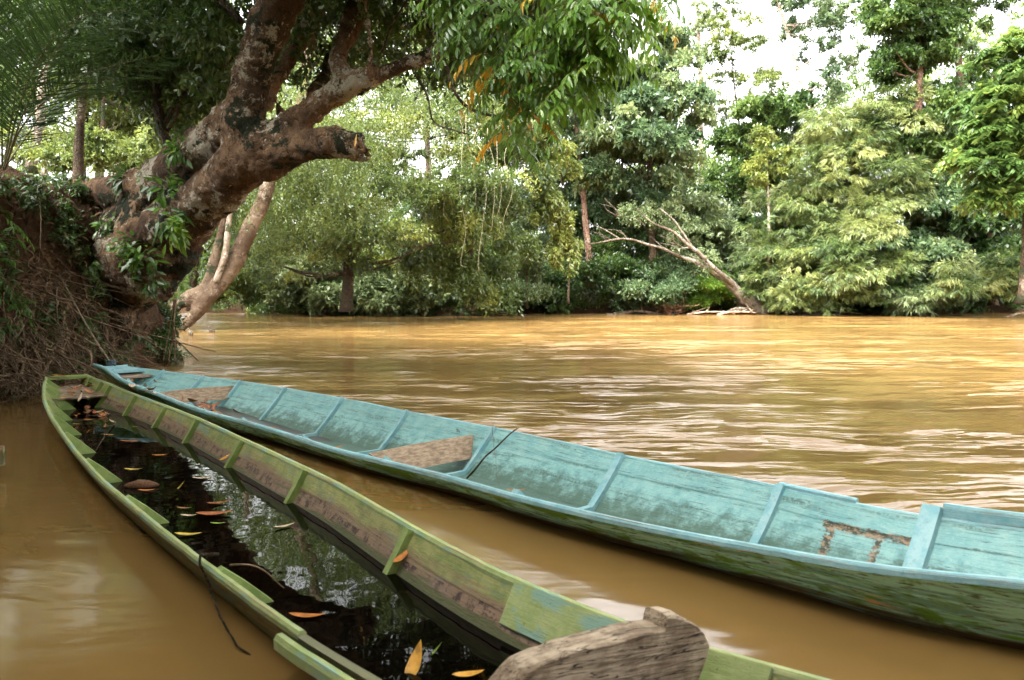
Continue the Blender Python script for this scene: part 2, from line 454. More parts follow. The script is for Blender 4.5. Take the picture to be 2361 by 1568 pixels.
# ------------------------------------------------------------------ boats (hull tables first: the river needs their waterlines)
def smooth1(x, k=5):
    if k < 2: return x
    p = np.pad(x, k, mode='edge'); w = np.hanning(2 * k + 1)[0:]; w = w / w.sum()
    return np.convolve(p, w, 'valid')
class Hull:
    """long boat laid out along axis a from bow (s=0); t runs across from the near side to the far side"""
    def __init__(s, near, far, a, B, flare, floor, thick=.028, ds=.12, s1=None, smooth=4, rocker=None):
        s.a = norm(V(a[0], a[1], 0)); s.n = V(-s.a[1], s.a[0], 0); s.B = V(B[0], B[1], 0)
        N = np.array([atz(*p) for p in near]) if not isinstance(near, np.ndarray) else near
        F = np.array([atz(*p) for p in far]) if not isinstance(far, np.ndarray) else far
        def st(P):
            q = P - s.B; S = q @ s.a; T = q @ s.n; o = np.argsort(S); return S[o], T[o], P[o, 2]
        Sn, Tn, Zn = st(N); Sf, Tf, Zf = st(F)
        s0 = min(Sn[0], Sf[0]); s1 = s1 or max(Sn[-1], Sf[-1])
        s.S = np.arange(s0, s1 + ds * .5, ds)
        s.tN, s.zN, s.tF, s.zF = [smooth1(np.interp(s.S, *q), smooth) for q in ((Sn, Tn), (Sn, Zn), (Sf, Tf), (Sf, Zf))]
        s.flare = flare; s.floor = floor; s.thick = thick
        s.rocker = rocker or (lambda x: 0.0)
    def at(s, S): return [float(np.interp(S, s.S, q)) for q in (s.tN, s.zN, s.tF, s.zF)]
    def w(s, S, t, z): return s.B + s.a * S + s.n * t + V(0, 0, z)
    def inner(s, S, depth=0.0):
        """inside section from near gunwale to far gunwale, (t,z)"""
        tN, zN, tF, zF = s.at(S); w = tF - tN; f = min(s.flare, w * .36); zf = s.floor + s.rocker(S)
        zf = min(zf, min(zN, zF) - .06); L = []
        for q in (0, .3, .302, .65, 1.0):
            L.append((tN + f * q ** 1.15 + (.007 if q > .301 else 0) * 0, zN + (zf - zN) * q))
        R = [(tF - f * q ** 1.15, zF + (zf - zF) * q) for q in (0, .3, .302, .65, 1.0)]
        L = [(t - (.0 if i < 2 else .007), z) for i, (t, z) in enumerate(L)]
        R = [(t + (.0 if i < 2 else .007), z) for i, (t, z) in enumerate(R)]
        return L + R[::-1]
    def outer(s, S):
        tN, zN, tF, zF = s.at(S); w = tF - tN; f = min(s.flare, w * .36); zf = s.floor + s.rocker(S) - s.thick
        zf = min(zf, min(zN, zF) - .06 - s.thick); th = s.thick * 1.3
        L = [(tN - th + f * q ** 1.15, zN + (zf - zN) * q) for q in (0, .3, .62, 1.0)]
        R = [(tF + th - f * q ** 1.15, zF + (zf - zF) * q) for q in (0, .3, .62, 1.0)]
        return L + R[::-1]
    def waterline(s, z=0.0):
        A, Bq = [], []
        for S in s.S:
            o = s.outer(S); L = np.array(o[:4]); R = np.array(o[4:][::-1]); 
            if L[-1, 1] > z - .004 : continue
            A.append(s.w(S, np.interp(-z, -L[:, 1], L[:, 0]) + .016, z)); Bq.append(s.w(S, np.interp(-z, -R[:, 1], R[:, 0]) - .016, z))
        return A + Bq[::-1]
    def build(s, root, mats, cap=True):
        vs, fs, mi, uv = [], [], [], []
        K = 18
        for i, S in enumerate(s.S):
            I = s.inner(S); O = s.outer(S)[::-1]; ring = I + O
            acc = 0
            for j, (t, z) in enumerate(ring):
                if j and j != 10: acc += math.dist(ring[j], ring[j - 1])
                if j == 10: acc = 5.0
                vs.append(s.w(S, t, z)); uv.append((S, acc))
            tot = math.dist(ring[9], ring[8]); far_ = [0.0]
            for j in range(8, 4, -1): far_.append(far_[-1] + math.dist(ring[j + 1], ring[j]))
            for j, q in zip(range(9, 4, -1), far_): uv[i * K + j] = (S, 3.0 - q)       # far planking is measured down from its own gunwale
        n = len(s.S)
        for i in range(n - 1):
            for j in range(K):
                k = (j + 1) % K
                if j in (9, 17): continue
                fs.append((i * K + j, (i + 1) * K + j, (i + 1) * K + k, i * K + k)); mi.append(0 if j < 9 else 1)
            for j, k in ((9, 10), (17, 0)):
                fs.append((i * K + j, (i + 1) * K + j, (i + 1) * K + k, i * K + k)); mi.append(1)
        if cap:
            for i, rv in ((0, False), (n - 1, True)):
                b = i * K
                fs.append(tuple(b + j for j in range(K))[::-1 if rv else 1]); mi.append(1)
        return mesh_obj('hull', vs, fs, mats, root, mat_idx=mi, uv=uv)
    def rail(s, root, side, mat, s0=None, s1=None, w=.045, h=.022, off=0.0, dz=0.0, name='gunwale', seed=0):
        S = s.S if s0 is None else np.arange(s0, s1, .1)
        vs, fs = [], []
        tn = vnoise(np.stack([S, S * 0, S * 0 + seed], 1), 2.5, seed) * .003
        for i, x in enumerate(S):
            tN, zN, tF, zF = s.at(x); t, z, q = (tN - s.thick * .6, zN, -1) if side < 0 else (tF + s.thick * .6, zF, 1)
            t += off * q; z += dz + tn[i]; r = .25 * w
            for (a, b) in ((-w / 2, -h), (w / 2, -h), (w / 2, h * .3), (w / 2 - r, h), (-w / 2 + r, h), (-w / 2, h * .3)):
                vs.append(s.w(x, t + a + tn[(i * 7) % len(tn)], z + b))
        for i in range(len(S) - 1):
            for j in range(6): k = (j + 1) % 6; fs.append((i * 6 + j, i * 6 + k, (i + 1) * 6 + k, (i + 1) * 6 + j))
        fs.append(tuple(range(5, -1, -1))); fs.append(tuple((len(S) - 1) * 6 + j for j in range(6)))
        uv = [(S[i // 6], .1 * (i % 6)) for i in range(len(vs))]
        return mesh_obj(name, vs, fs, mat, root, uv=uv)
    def rib(s, root, S, mat, w=.05, d=.045, head=.0, sides=(-1, 1), knee=0.0, tilt=0.0, floor=True, zstop=None):
        """frame following the inside of the hull"""
        I = s.inner(S); L = [I[0], I[1], I[3], I[4]]; R = [I[9], I[8], I[6], I[5]]
        mb = MB()
        for side, P in ((-1, L), (1, R)):
            if side not in sides: continue
            P = [np.array(p) for p in P]; top = P[0] + (P[0] - P[1]) / np.linalg.norm(P[0] - P[1]) * head
            P = [top] + P[1:]
            if floor: P.append(np.array([(L[3][0] + R[3][0]) / 2 + side * .004, P[-1][1]]))
            P = np.array(P); tg = norm(np.gradient(P, axis=0)); nr = np.stack([tg[:, 1], -tg[:, 0]], 1)
            c = np.array([(L[0][0] + R[0][0]) / 2, 1.0])
            if np.dot(nr[1], c - P[1]) < 0: nr = -nr
            dd = np.full(len(P), d); 
            if knee and side < 0: dd = np.array([d * .6, d + knee * .35, d + knee * .75, d + knee] + ([d + knee * .6] if floor else []))
            if len(P) > 4: nr[-1] = (0, 1); nr[-2] = norm(nr[-2] + np.array([0, .4]))
            Q = P + nr * dd[:, None]; P = P - nr * .004
            vs = []
            for i in range(len(P)):
                o = tilt * (P[i][0] - P[0][0])
                for (p, e) in ((P[i], -w / 2), (P[i], w / 2), (Q[i], w / 2 - .004), (Q[i], -w / 2 + .004)):
                    vs.append(s.w(S + e + o, p[0], p[1]))
            m = len(P); fs = [(3, 2, 1, 0), tuple((m - 1) * 4 + j for j in range(4))]
            for i in range(m - 1):
                for j in range(4): k = (j + 1) % 4; fs.append((i * 4 + j, i * 4 + k, (i + 1) * 4 + k, (i + 1) * 4 + j))
            mb = MB(); mb.add(vs, fs); mb.build('rib', mat, root)

blue_near = [(240,845,.455),(280,874,.385),(320,891,.33),(370,909,.28),(430,934,.235),(500,956,.21),(600,981,.20),(784,1039,.185),(1024,1096,.19),(1180,1141,.20),
             (1384,1191,.21),(1568,1229,.227),(1768,1266,.265),(1968,1301,.30),(2168,1326,.33),(2361,1341,.36)]
blue_far = [(243,841,.46),(312,844,.40),(390,859,.36),(470,871,.335),(560,882,.315),(665,899,.305),(784,920,.30),(934,951,.29),(1064,976,.285),(1234,1009,.28),
            (1434,1055,.275),(1568,1081,.27),(1808,1129,.27),(1998,1172,.275),(2118,1194,.28),(2361,1229,.28)]
green_near = [(112,869,.34),(105,884,.31),(104,919,.25),(118,954,.22),(150,1003,.205),(185,1048,.20),(240,1106,.20),(280,1140,.20),(350,1198,.20),(400,1237,.20),(465,1288,.20),
              (540,1343,.20),(600,1389,.20),(700,1461,.20),(790,1515,.20),(890,1572,.20)]
green_far = [(192,866,.34),(240,884,.275),(300,909,.225),(380,939,.21),(460,971,.21),(562,1019,.21),(710,1089,.21),(784,1125,.21),(949,1224,.21),(1084,1299,.21),
             (1189,1351,.21),(1334,1409,.21),(1424,1444,.205),(1625,1514,.20),(1718,1534,.205),(1848,1568,.21)]
def ext(P, n, step, dz=0.0):        # carry a gunwale on past the frame
    A = np.array([atz(*p) for p in P]); d = A[-1] - A[-2]; d = d / np.linalg.norm(d[:2]); d[2] = 0
    return np.vstack([A] + [A[-1] + d * step * (i + 1) + V(0, 0, dz * (i + 1)) for i in range(n)])
BN, BF = ext(blue_near, 4, .5, .02), ext(blue_far, 4, .5, .02)
GN, GF = ext(green_near, 2, .3), ext(green_far, 2, .3)
BLUE = Hull(BN, BF, BN[-3] - BN[3], BN[0], .34, -.06, rocker=lambda x: .34 * max(0, 1 - x / 2.6) ** 1.6)
GREEN = Hull(GN, GF, (.578, -.815, 0), (GN[0] + GF[0]) / 2, .24, -.16, rocker=lambda x: .22 * max(0, 1 - x / 1.8) ** 1.5)
TB = atz(9, 1034, .22)             # small third boat, only its tip reaches the picture
_q = np.linspace(0, 1, 9)
_c = np.stack([TB[0] - 3.2 * _q, TB[1] - .6 * _q - .55 * _q, .22 - .04 * _q], 1)
_h = .02 + .36 * np.sin(np.minimum(_q * 1.9, 1.57))
THIRD = Hull(_c + np.outer(_h, V(.33, -.94, 0)), _c + np.outer(_h, V(-.33, .94, 0)), (-.94, -.33, 0), _c[0], .2, .06, rocker=lambda x: .05 * max(0, 1 - x / 1.3))

# ------------------------------------------------------------------ the setting: river, ground, banks
def water_mat(name, body, rough, kind):
    m, nt, out = nodes(name); p = geo_pos(nt)
    sx = nt.nodes.new('ShaderNodeSeparateXYZ'); lk(nt, p, sx.inputs[0])
    big = noise_n(nt, p, .12, 3, .5)
    col = mixc(nt, ramp(nt, big, .3, .7), body, tuple(x * .82 for x in body))
    if kind == 'river':
        # slopes of the wave faces: long in x (along the stream), short in y; sheltered water by the boats lies calmer
        wv = nt.nodes.new('ShaderNodeCombineXYZ'); lk(nt, mth(nt, 'MULTIPLY', mth(nt, 'SUBTRACT', noise_n(nt, p, .30, 3, .6), .5), 1.5), wv.inputs[1])
        wa = nt.nodes.new('ShaderNodeVectorMath'); lk(nt, p, wa.inputs[0]); lk(nt, wv.outputs[0], wa.inputs[1]); pw = wa.outputs[0]
        def nv(scale, st, det, dist=.3):
            mp = nt.nodes.new('ShaderNodeMapping'); mp.inputs['Scale'].default_value = st; lk(nt, pw, mp.inputs['Vector'])
            n = nt.nodes.new('ShaderNodeTexNoise'); n.inputs['Scale'].default_value = scale; n.inputs['Detail'].default_value = det; n.inputs['Distortion'].default_value = dist
            lk(nt, mp.outputs[0], n.inputs['Vector']); v = nt.nodes.new('ShaderNodeVectorMath'); v.operation = 'SUBTRACT'; v.inputs[1].default_value = (.5, .5, .5)
            lk(nt, n.outputs['Color'], v.inputs[0]); return v.outputs[0]
        def vm(op, a, b):
            v = nt.nodes.new('ShaderNodeVectorMath'); v.operation = op
            for i, x in enumerate((a, b)):
                if x is None: continue
                if isinstance(x, tuple): v.inputs[i].default_value = x
                else: lk(nt, x, v.inputs[i])
            return v.outputs[0]
        sl = vm('MULTIPLY', nv(1.0, (.30, 1.7, 1), 2, .5), (.26, .95, 0))
        sl = vm('ADD', sl, vm('MULTIPLY', nv(1.0, (1.3, 7.5, 1), 4), (.45, 1.5, 0)))
        sl = vm('ADD', sl, vm('MULTIPLY', nv(1.0, (4, 19, 1), 3), (.26, .9, 0)))
        patch = ramp(nt, noise_n(nt, p, 1.0, 4, .55, (.11, .36, 1), .8), .40, .62, .22, 2.0)
        open_ = mth(nt, 'ADD', mth(nt, 'MULTIPLY', sx.outputs[0], .716), mth(nt, 'MULTIPLY', sx.outputs[1], .698))
        op = ramp(nt, open_, 3.9, 6.0, .07, 1.0)
        op = mth(nt, 'MULTIPLY', op, ramp(nt, sx.outputs[0], -7, 3, .55, 1.0))      # quieter in the lee of the left bank
        k = mth(nt, 'MULTIPLY', patch, op)
        sc = nt.nodes.new('ShaderNodeVectorMath'); sc.operation = 'SCALE'; lk(nt, sl, sc.inputs[0]); lk(nt, k, sc.inputs['Scale'])
        nrm = vm('NORMALIZE', vm('ADD', sc.outputs[0], (0, 0, 1)), None)
    else:
        h = noise_n(nt, p, 3.0, 2, .5); b = nt.nodes.new('ShaderNodeBump'); b.inputs['Strength'].default_value = .15; b.inputs['Distance'].default_value = .02
        lk(nt, h, b.inputs['Height']); nrm = b.outputs[0]
    pr = principled(nt, out, col, rough, nrm, .8 if kind == 'river' else .16); pr.inputs['IOR'].default_value = 1.333
    return m
RIVER = water_mat('muddy_river', (.19, .110, .035), .11, 'river')
POOLW = water_mat('black_standing_water', (.0016, .0011, .0007), .015, 'pool')

outer_poly = [V(-400, -60, 0), V(400, -60, 0), V(400, 60, 0), V(-400, 60, 0)]
holes = []
for H in (BLUE, THIRD, GREEN):
    wl_ = H.waterline()
    if len(wl_) > 6: holes.append(wl_)
polys = [outer_poly] + holes
tris = geometry.tessellate_polygon([[Vector(p) for p in q] for q in polys])
allv = np.vstack([np.array(q) for q in polys])
o = mesh_obj('river', allv, [tuple(t) for t in tris], RIVER); tag(o, 'brown muddy river with pale streaks of reflected sky', 'water', kind='structure')
# make all its faces look up
bm_flip = [p for p in o.data.polygons if p.normal.z < 0]
for p in bm_flip: p.flip()
o.data.update()

EARTH, _nt, _out = nodes('bank_earth')
_p = geo_pos(_nt); _a = noise_n(_nt, _p, 1.2, 6, .65); _b = noise_n(_nt, _p, 7, 6, .7); _c2 = noise_n(_nt, _p, 26, 5, .7)
_col = mixc(_nt, ramp(_nt, _a, .35, .65), (.055, .030, .016), (.115, .065, .035))
_col = mixc(_nt, ramp(_nt, _b, .5, .72), _col, (.035, .022, .012)); _col = mixc(_nt, ramp(_nt, _c2, .58, .75), _col, (.15, .10, .06))
_col = mixc(_nt, ramp(_nt, noise_n(_nt, _p, 2.4, 5, .7), .56, .66), _col, (.03, .045, .012))
principled(_nt, _out, _col, .95, bump_n(_nt, mth(_nt, 'ADD', _b, _c2), 1.0, .08), .15)
SOIL = simple_mat('forest_floor', (.05, .035, .018), (.10, .075, .035), 1.5, .95, .6)

def grid_mesh(name, P, mat, label, cat, kind='structure'):
    n, m = P.shape[:2]; idx = np.arange(n * m).reshape(n, m)
    f = np.stack([idx[:-1, :-1], idx[1:, :-1], idx[1:, 1:], idx[:-1, 1:]], -1).reshape(-1, 4)
    o = mesh_obj(name, P.reshape(-1, 3), f, mat, smooth=True); return tag(o, label, cat, kind=kind)

# far bank: low earth lip, then forest floor to the horizon
def far_shore(x):
    x = np.asarray(x, float)
    return 52 + .9 * np.sin(x * .21) + .5 * np.sin(x * .67 + 1) + np.where(x > 26, -(x - 26) * .16, 0)
xs = np.linspace(-400, 400, 500); vv = np.array([-.6, 0, .35, .9, 2.2, 5, 12, 40, 150, 900]); zz = np.array([-.4, -.05, .35, .55, .75, 1.0, 1.4, 1.8, 2.0, 2.0])
P = np.zeros((len(xs), len(vv), 3)); P[..., 0] = xs[:, None]; P[..., 1] = far_shore(xs)[:, None] + vv[None]; P[..., 2] = zz[None]
nz = fbm(P.reshape(-1, 3), .5, 3, 4).reshape(P.shape[:2]); P[..., 2] += nz * .14 * (vv > .1)[None]; P[..., 1] += nz * .3
grid_mesh('far_bank', P, EARTH, 'low reddish earth bank along the foot of the forest across the river', 'bank')

# near bank on the left: steep earth face, flat top running inland
shore = np.array([(60,-18),(30,-13),(12,-7.5),(5,-4.2),(1,-2.8),(-2.2,-2.0),(-4.2,-.6),(-5.4,1.6),(-6.1,4),(-6.55,7.5),(-6.75,9.6),(-7.0,11.2),(-7.15,12.6),(-7.3,14.0),(-7.15,15.5),(-7.15,16.6),(-7.6,17.6),(-9.4,20),(-12.2,25),(-14,30),(-18,38),(-26,46),(-45,54),(-100,60)])
sh = spline(shore, 260)
tg = norm(np.gradient(sh, axis=0)); inl = np.stack([-tg[:, 1], tg[:, 0]], 1)
inl = np.array([smooth1(inl[:, 0], 10), smooth1(inl[:, 1], 10)]).T; inl = norm(inl)
prof = [(-.5,-.5),(-.1,-.12),(.02,.12),(.10,.5),(.16,.95),(.24,1.4),(.34,1.9),(.42,2.4),(.52,2.85),(.68,3.2),(.95,3.45),(1.5,3.55),(2.6,3.6),(4.2,3.62),(6.5,3.6),(11,3.6),(20,3.7),(40,3.9),(90,4.1)]
prof = spline(np.array(prof), 90)
hf = np.interp(sh[:, 1], [-12, 8, 14, 18, 22, 60], [1.0, 1.0, 1.0, .9, .62, .5]) * np.interp(sh[:, 0], [-5, -3, 40], [1, .5, .5])
P = np.zeros((len(sh), len(prof), 3))
P[..., 0] = sh[:, 0:1] + inl[:, 0:1] * prof[None, :, 0]; P[..., 1] = sh[:, 1:2] + inl[:, 1:2] * prof[None, :, 0]; P[..., 2] = prof[None, :, 1] * hf[:, None]
q = P.reshape(-1, 3); dn = fbm(q, .7, 4, 9).reshape(P.shape[:2]); d2 = fbm(q, 2.8, 3, 19).reshape(P.shape[:2])
fade = np.clip(1 - prof[:, 0] / 30, .15, 1)[None]
P[..., 0] += dn * .26 * fade + d2 * .07; P[..., 1] += dn * .12 * fade; P[..., 2] += (dn * .16 + d2 * .06) * np.clip((prof[:, 1] + .1) * 2, 0, 1)[None]
BANK = P
grid_mesh('near_bank', P, EARTH, 'steep red-brown earth bank with roots on the left', 'bank')
def bank_pt(px, py, lift=0.0):
    """first point of the near bank met by the view line through a pixel"""
    r = ray(px, py); r = r / np.linalg.norm(r); o_ = V(0, 0, CAM_H)
    Q = BANK[:, :70].reshape(-1, 3) - o_; tt = Q @ r; dist = np.linalg.norm(Q - np.outer(tt, r), axis=1)
    ok = (dist < .10 + .006 * tt) & (tt > 3)
    if not ok.any(): i = np.argmin(dist + (tt < 3) * 99)
    else: i = np.where(ok)[0][np.argmin(tt[ok])]
    return Q[i] + o_ - r * lift

# ------------------------------------------------------------------ boat paints
def boat_paint(name, kind):
    m, nt, out = nodes(name)
    uvn = nt.nodes.new('ShaderNodeUVMap'); uvn.uv_map = 'UVMap'; uv = uvn.outputs[0]; p = geo_pos(nt)
    sx = nt.nodes.new('ShaderNodeSeparateXYZ'); lk(nt, p, sx.inputs[0]); z = sx.outputs[2]
    fine = noise_n(nt, uv, 1.0, 6, .7, (9, 60, 1)); streak = noise_n(nt, uv, 1.0, 5, .65, (1.3, 16, 1)); blot = noise_n(nt, uv, 1.0, 5, .6, (3, 6, 1), .5)
    spk = noise_n(nt, p, 45, 4, .75); md = noise_n(nt, p, 9, 6, .7)
    if kind == 'blue_in':
        c = mixc(nt, ramp(nt, md, .35, .65), (0.152, 0.340, 0.351), (0.235, 0.420, 0.408))
        c = mixc(nt, mth(nt, 'MULTIPLY', ramp(nt, spk, .5, .7), .55), c, (0.346, 0.477, 0.436))
        c = mixc(nt, mth(nt, 'MULTIPLY', ramp(nt, streak, .50, .64), ramp(nt, spk, .36, .6)), c, (0.089, 0.157, 0.133))
        low = mth(nt, 'ADD', z, mth(nt, 'MULTIPLY', mth(nt, 'SUBTRACT', md, .5), .42))
        c = mixc(nt, mth(nt, 'MULTIPLY', ramp(nt, low, .13, -.04), .82), c, (0.053, 0.088, 0.054))      # algae and silt line low on the planks
        c = mixc(nt, ramp(nt, blot, .70, .74), c, (0.064, 0.109, 0.095))
        # cracks and nail stains along the planks
        ck = noise_n(nt, uv, 1.0, 3, .5, (.9, 38, 1), .15); c = mixc(nt, mth(nt, 'MULTIPLY', ramp(nt, mth(nt, 'ABSOLUTE', mth(nt, 'SUBTRACT', ck, .5)), .012, .0), ramp(nt, blot, .42, .55)), c, (.05, .08, .08))
        ch = noise_n(nt, uv, 1.0, 7, .8, (7, 26, 1)); c = mixc(nt, ramp(nt, ch, .655, .675), c, (.10, .09, .07))
        # paint flaked off around an old fitting: one strip along the plank and two running down
        su = nt.nodes.new('ShaderNodeSeparateXYZ'); lk(nt, uv, su.inputs[0])
        wu = mth(nt, 'ADD', su.outputs[0], mth(nt, 'MULTIPLY', mth(nt, 'SUBTRACT', noise_n(nt, uv, 1.0, 6, .75, (30, 30, 1)), .5), .10))
        wv_ = mth(nt, 'ADD', su.outputs[1], mth(nt, 'MULTIPLY', mth(nt, 'SUBTRACT', noise_n(nt, uv, 1.0, 6, .8, (22, 34, 2)), .5), .10))
        def box(u0, u1, v0, v1):
            q = mth(nt, 'MULTIPLY', ramp(nt, wu, u0, u0 + .012), ramp(nt, wu, u1, u1 - .012)); r_ = mth(nt, 'MULTIPLY', ramp(nt, wv_, v0, v0 + .012), ramp(nt, wv_, v1, v1 - .012)); return mth(nt, 'MULTIPLY', q, r_)
        u0, u1 = FLAKE; mk = mth(nt, 'MAXIMUM', box(u0 - .02, u1 + .02, 2.81, 2.88), mth(nt, 'MAXIMUM', box(u0 + .01, u0 + .075, 2.60, 2.85), box(u1 - .20, u1 - .15, 2.60, 2.85)))
        wood = mixc(nt, ramp(nt, noise_n(nt, uv, 1.0, 6, .8, (16, 26, 1)), .46, .58), (.045, .05, .035), (.30, .20, .13))
        c = mixc(nt, mth(nt, 'MULTIPLY', mk, ramp(nt, noise_n(nt, uv, 1.0, 5, .7, (12, 20, 5)), .34, .46)), c, wood)
        rough = .55
    elif kind == 'blue_out':
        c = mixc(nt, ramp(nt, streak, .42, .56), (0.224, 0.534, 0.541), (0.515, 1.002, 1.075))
        c = mixc(nt, ramp(nt, blot, .49, .60), c, (0.178, 0.438, 0.110))
        c = mixc(nt, ramp(nt, fine, .53, .62), c, (0.097, 0.125, 0.090))
        sep = nt.nodes.new('ShaderNodeSeparateXYZ'); lk(nt, uv, sep.inputs[0])
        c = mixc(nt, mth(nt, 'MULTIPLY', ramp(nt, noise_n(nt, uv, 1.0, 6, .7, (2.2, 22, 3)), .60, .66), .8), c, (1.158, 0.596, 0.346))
        c = mixc(nt, mth(nt, 'MULTIPLY', ramp(nt, noise_n(nt, uv, 1.0, 4, .6, (1.0, 9, 2)), .52, .64), ramp(nt, sep.outputs[0], 6.5, 11.5)), c, (0.224, 0.751, 0.093))
        low = mth(nt, 'ADD', z, mth(nt, 'MULTIPLY', mth(nt, 'SUBTRACT', streak, .5), .22))
        c = mixc(nt, ramp(nt, low, .09, .02), c, (0.146, 0.088, 0.048))                                  # bare wet wood at the waterline
        rough = .6
    elif kind == 'blue_rail':
        c = mixc(nt, ramp(nt, md, .35, .65), (0.193, 0.398, 0.450), (0.294, 0.491, 0.527))
        c = mixc(nt, ramp(nt, streak, .56, .62), c, (0.218, 0.168, 0.109)); c = mixc(nt, mth(nt, 'MULTIPLY', ramp(nt, spk, .55, .7), .5), c, (0.077, 0.193, 0.201)); rough = .55
    elif kind == 'blue_rib':
        c = mixc(nt, ramp(nt, md, .35, .65), (0.158, 0.345, 0.390), (0.280, 0.437, 0.456)); c = mixc(nt, mth(nt, 'MULTIPLY', ramp(nt, spk, .55, .7), .45), c, (0.093, 0.157, 0.162)); rough = .5
    elif kind == 'green_in':
        c = mixc(nt, ramp(nt, md, .36, .62), (0.168, 0.197, 0.059), (0.279, 0.274, 0.101))
        c = mixc(nt, mth(nt, 'MULTIPLY', ramp(nt, noise_n(nt, uv, 1.0, 6, .7, (2.2, 7, 1), .2), .53, .62), .8), c, (0.135, 0.217, 0.179))
        mid = mth(nt, 'ADD', z, mth(nt, 'MULTIPLY', mth(nt, 'SUBTRACT', streak, .5), .26))
        c = mixc(nt, mth(nt, 'MULTIPLY', ramp(nt, mid, .160, .09), .85), c, (0.201, 0.111, 0.086))
        c = mixc(nt, mth(nt, 'MULTIPLY', mth(nt, 'MULTIPLY', ramp(nt, mid, .10, .085), ramp(nt, mid, .02, .06)), ramp(nt, noise_n(nt, uv, 1.0, 7, .8, (14, 9, 1)), .46, .58)), c, (0.043, 0.023, 0.019))
        c = mixc(nt, ramp(nt, mid, .055, .02), c, (0.076, 0.078, 0.031)); c = mixc(nt, ramp(nt, spk, .66, .74), c, (0.051, 0.039, 0.022))
        rough = .6
    elif kind == 'green_out':
        c = mixc(nt, ramp(nt, streak, .4, .6), (0.144, 0.163, 0.075), (0.252, 0.238, 0.126)); c = mixc(nt, ramp(nt, fine, .48, .62), c, (0.168, 0.098, 0.067)); c = mixc(nt, ramp(nt, blot, .55, .62), c, (0.152, 0.208, 0.168)); rough = .7
    elif kind == 'green_rail':
        c = mixc(nt, ramp(nt, md, .35, .65), (0.252, 0.319, 0.110), (0.353, 0.387, 0.168)); c = mixc(nt, ramp(nt, streak, .56, .66), c, (0.320, 0.201, 0.152)); c = mixc(nt, ramp(nt, blot, .52, .60), c, (0.219, 0.343, 0.270)); c = mixc(nt, ramp(nt, spk, .64, .72), c, (0.059, 0.060, 0.024)); rough = .6
    elif kind == 'green_rib':
        c = mixc(nt, ramp(nt, md, .35, .65), (0.160, 0.231, 0.059), (0.252, 0.311, 0.101)); c = mixc(nt, ramp(nt, spk, .62, .72), c, (0.068, 0.067, 0.034)); rough = .55
    h = mth(nt, 'ADD', mth(nt, 'MULTIPLY', fine, .5), mth(nt, 'ADD', mth(nt, 'MULTIPLY', streak, .5), mth(nt, 'MULTIPLY', spk, .3)))
    principled(nt, out, c, rough, bump_n(nt, h, .8, .012), .35)
    return m
def S_of(H, px, py, z): return float((atz(px, py, z) - H.B) @ H.a)
FLAKE = (S_of(BLUE, 1905, 1190, .2), S_of(BLUE, 2143, 1174, .34) - .05)
PB_IN, PB_OUT, PB_RAIL, PB_RIB = [boat_paint('paint_' + k, k) for k in ('blue_in', 'blue_out', 'blue_rail', 'blue_rib')]
PG_IN, PG_OUT, PG_RAIL, PG_RIB = [boat_paint('paint_' + k, k) for k in ('green_in', 'green_out', 'green_rail', 'green_rib')]
BARE = simple_mat('bare_plank', (.17, .115, .075), (.33, .24, .165), 1.0, .8, .5, .2, (14, 14, 60), 6)
PLY = simple_mat('old_ply', (.16, .115, .08), (.30, .22, .16), 9, .85, .4, .2)
WET = simple_mat('wet_dark_silt', (.020, .018, .012), (.05, .04, .025), 6, .35, .3, .5)
PEELED = simple_mat('flaking_wood', (.035, .025, .018), (.30, .19, .12), 22, .9, .8, .1)
BEAMW, _nt, _out = nodes('weathered_beam')
_mp = _nt.nodes.new('ShaderNodeMapping'); _mp.inputs['Rotation'].default_value = (0, math.radians(-6), math.radians(-30.7)); lk(_nt, geo_pos(_nt), _mp.inputs['Vector']); _bv = _mp.outputs[0]
_g1 = noise_n(_nt, _bv, 1.0, 7, .7, (5, 60, 70), .2); _g2 = noise_n(_nt, _bv, 7, 6, .7); _g3 = noise_n(_nt, _bv, 1.0, 3, .5, (2.5, 26, 34), .4)
_bc = mixc(_nt, ramp(_nt, _g2, .36, .62), (.22, .155, .105), (.46, .36, .26)); _bc = mixc(_nt, mth(_nt, 'MULTIPLY', ramp(_nt, _g1, .50, .64), .7), _bc, (.09, .06, .04))
_bc = mixc(_nt, ramp(_nt, mth(_nt, 'ABSOLUTE', mth(_nt, 'SUBTRACT', _g3, .5)), .018, .0), _bc, (.03, .02, .015))
principled(_nt, _out, _bc, .85, bump_n(_nt, mth(_nt, 'ADD', _g1, _g3), .9, .012), .2)

# ------------------------------------------------------------------ the blue boat
bb = thing('longboat', 'long light blue wooden boat with two plank seats, behind the green one', 'boat', BLUE.w(6, .5, 0))
BLUE.build(bb, [PB_IN, PB_OUT])
BLUE.rail(bb, -1, PB_RAIL, w=.040, h=.018, seed=1); BLUE.rail(bb, 1, PB_RAIL, w=.032, h=.014, seed=2)
def S_of(H, px, py, z): return float((atz(px, py, z) - H.B) @ H.a)
blue_ribs = [S_of(BLUE, *q) for q in ((385,859,.36),(470,871,.335),(555,882,.315),(660,898,.305),(785,922,.30),(934,953,.29),(1134,991,.285),(1429,1055,.275),(1795,1130,.27))]
for k, S in enumerate(blue_ribs):
    BLUE.rib(bb, S, PB_RIB, w=.042 if k < 7 else .06, d=.036, head=.018, tilt=.05, sides=(-1, 1) if k < 8 else (1,))
S9 = S_of(BLUE, 2143, 1174, .34); BLUE.rib(bb, S9, PB_RIB, w=.10, d=.05, head=.06, tilt=.04, sides=(1,))
BLUE.rib(bb, S9 + 1.0, PB_RIB, w=.08, d=.05, head=.02)
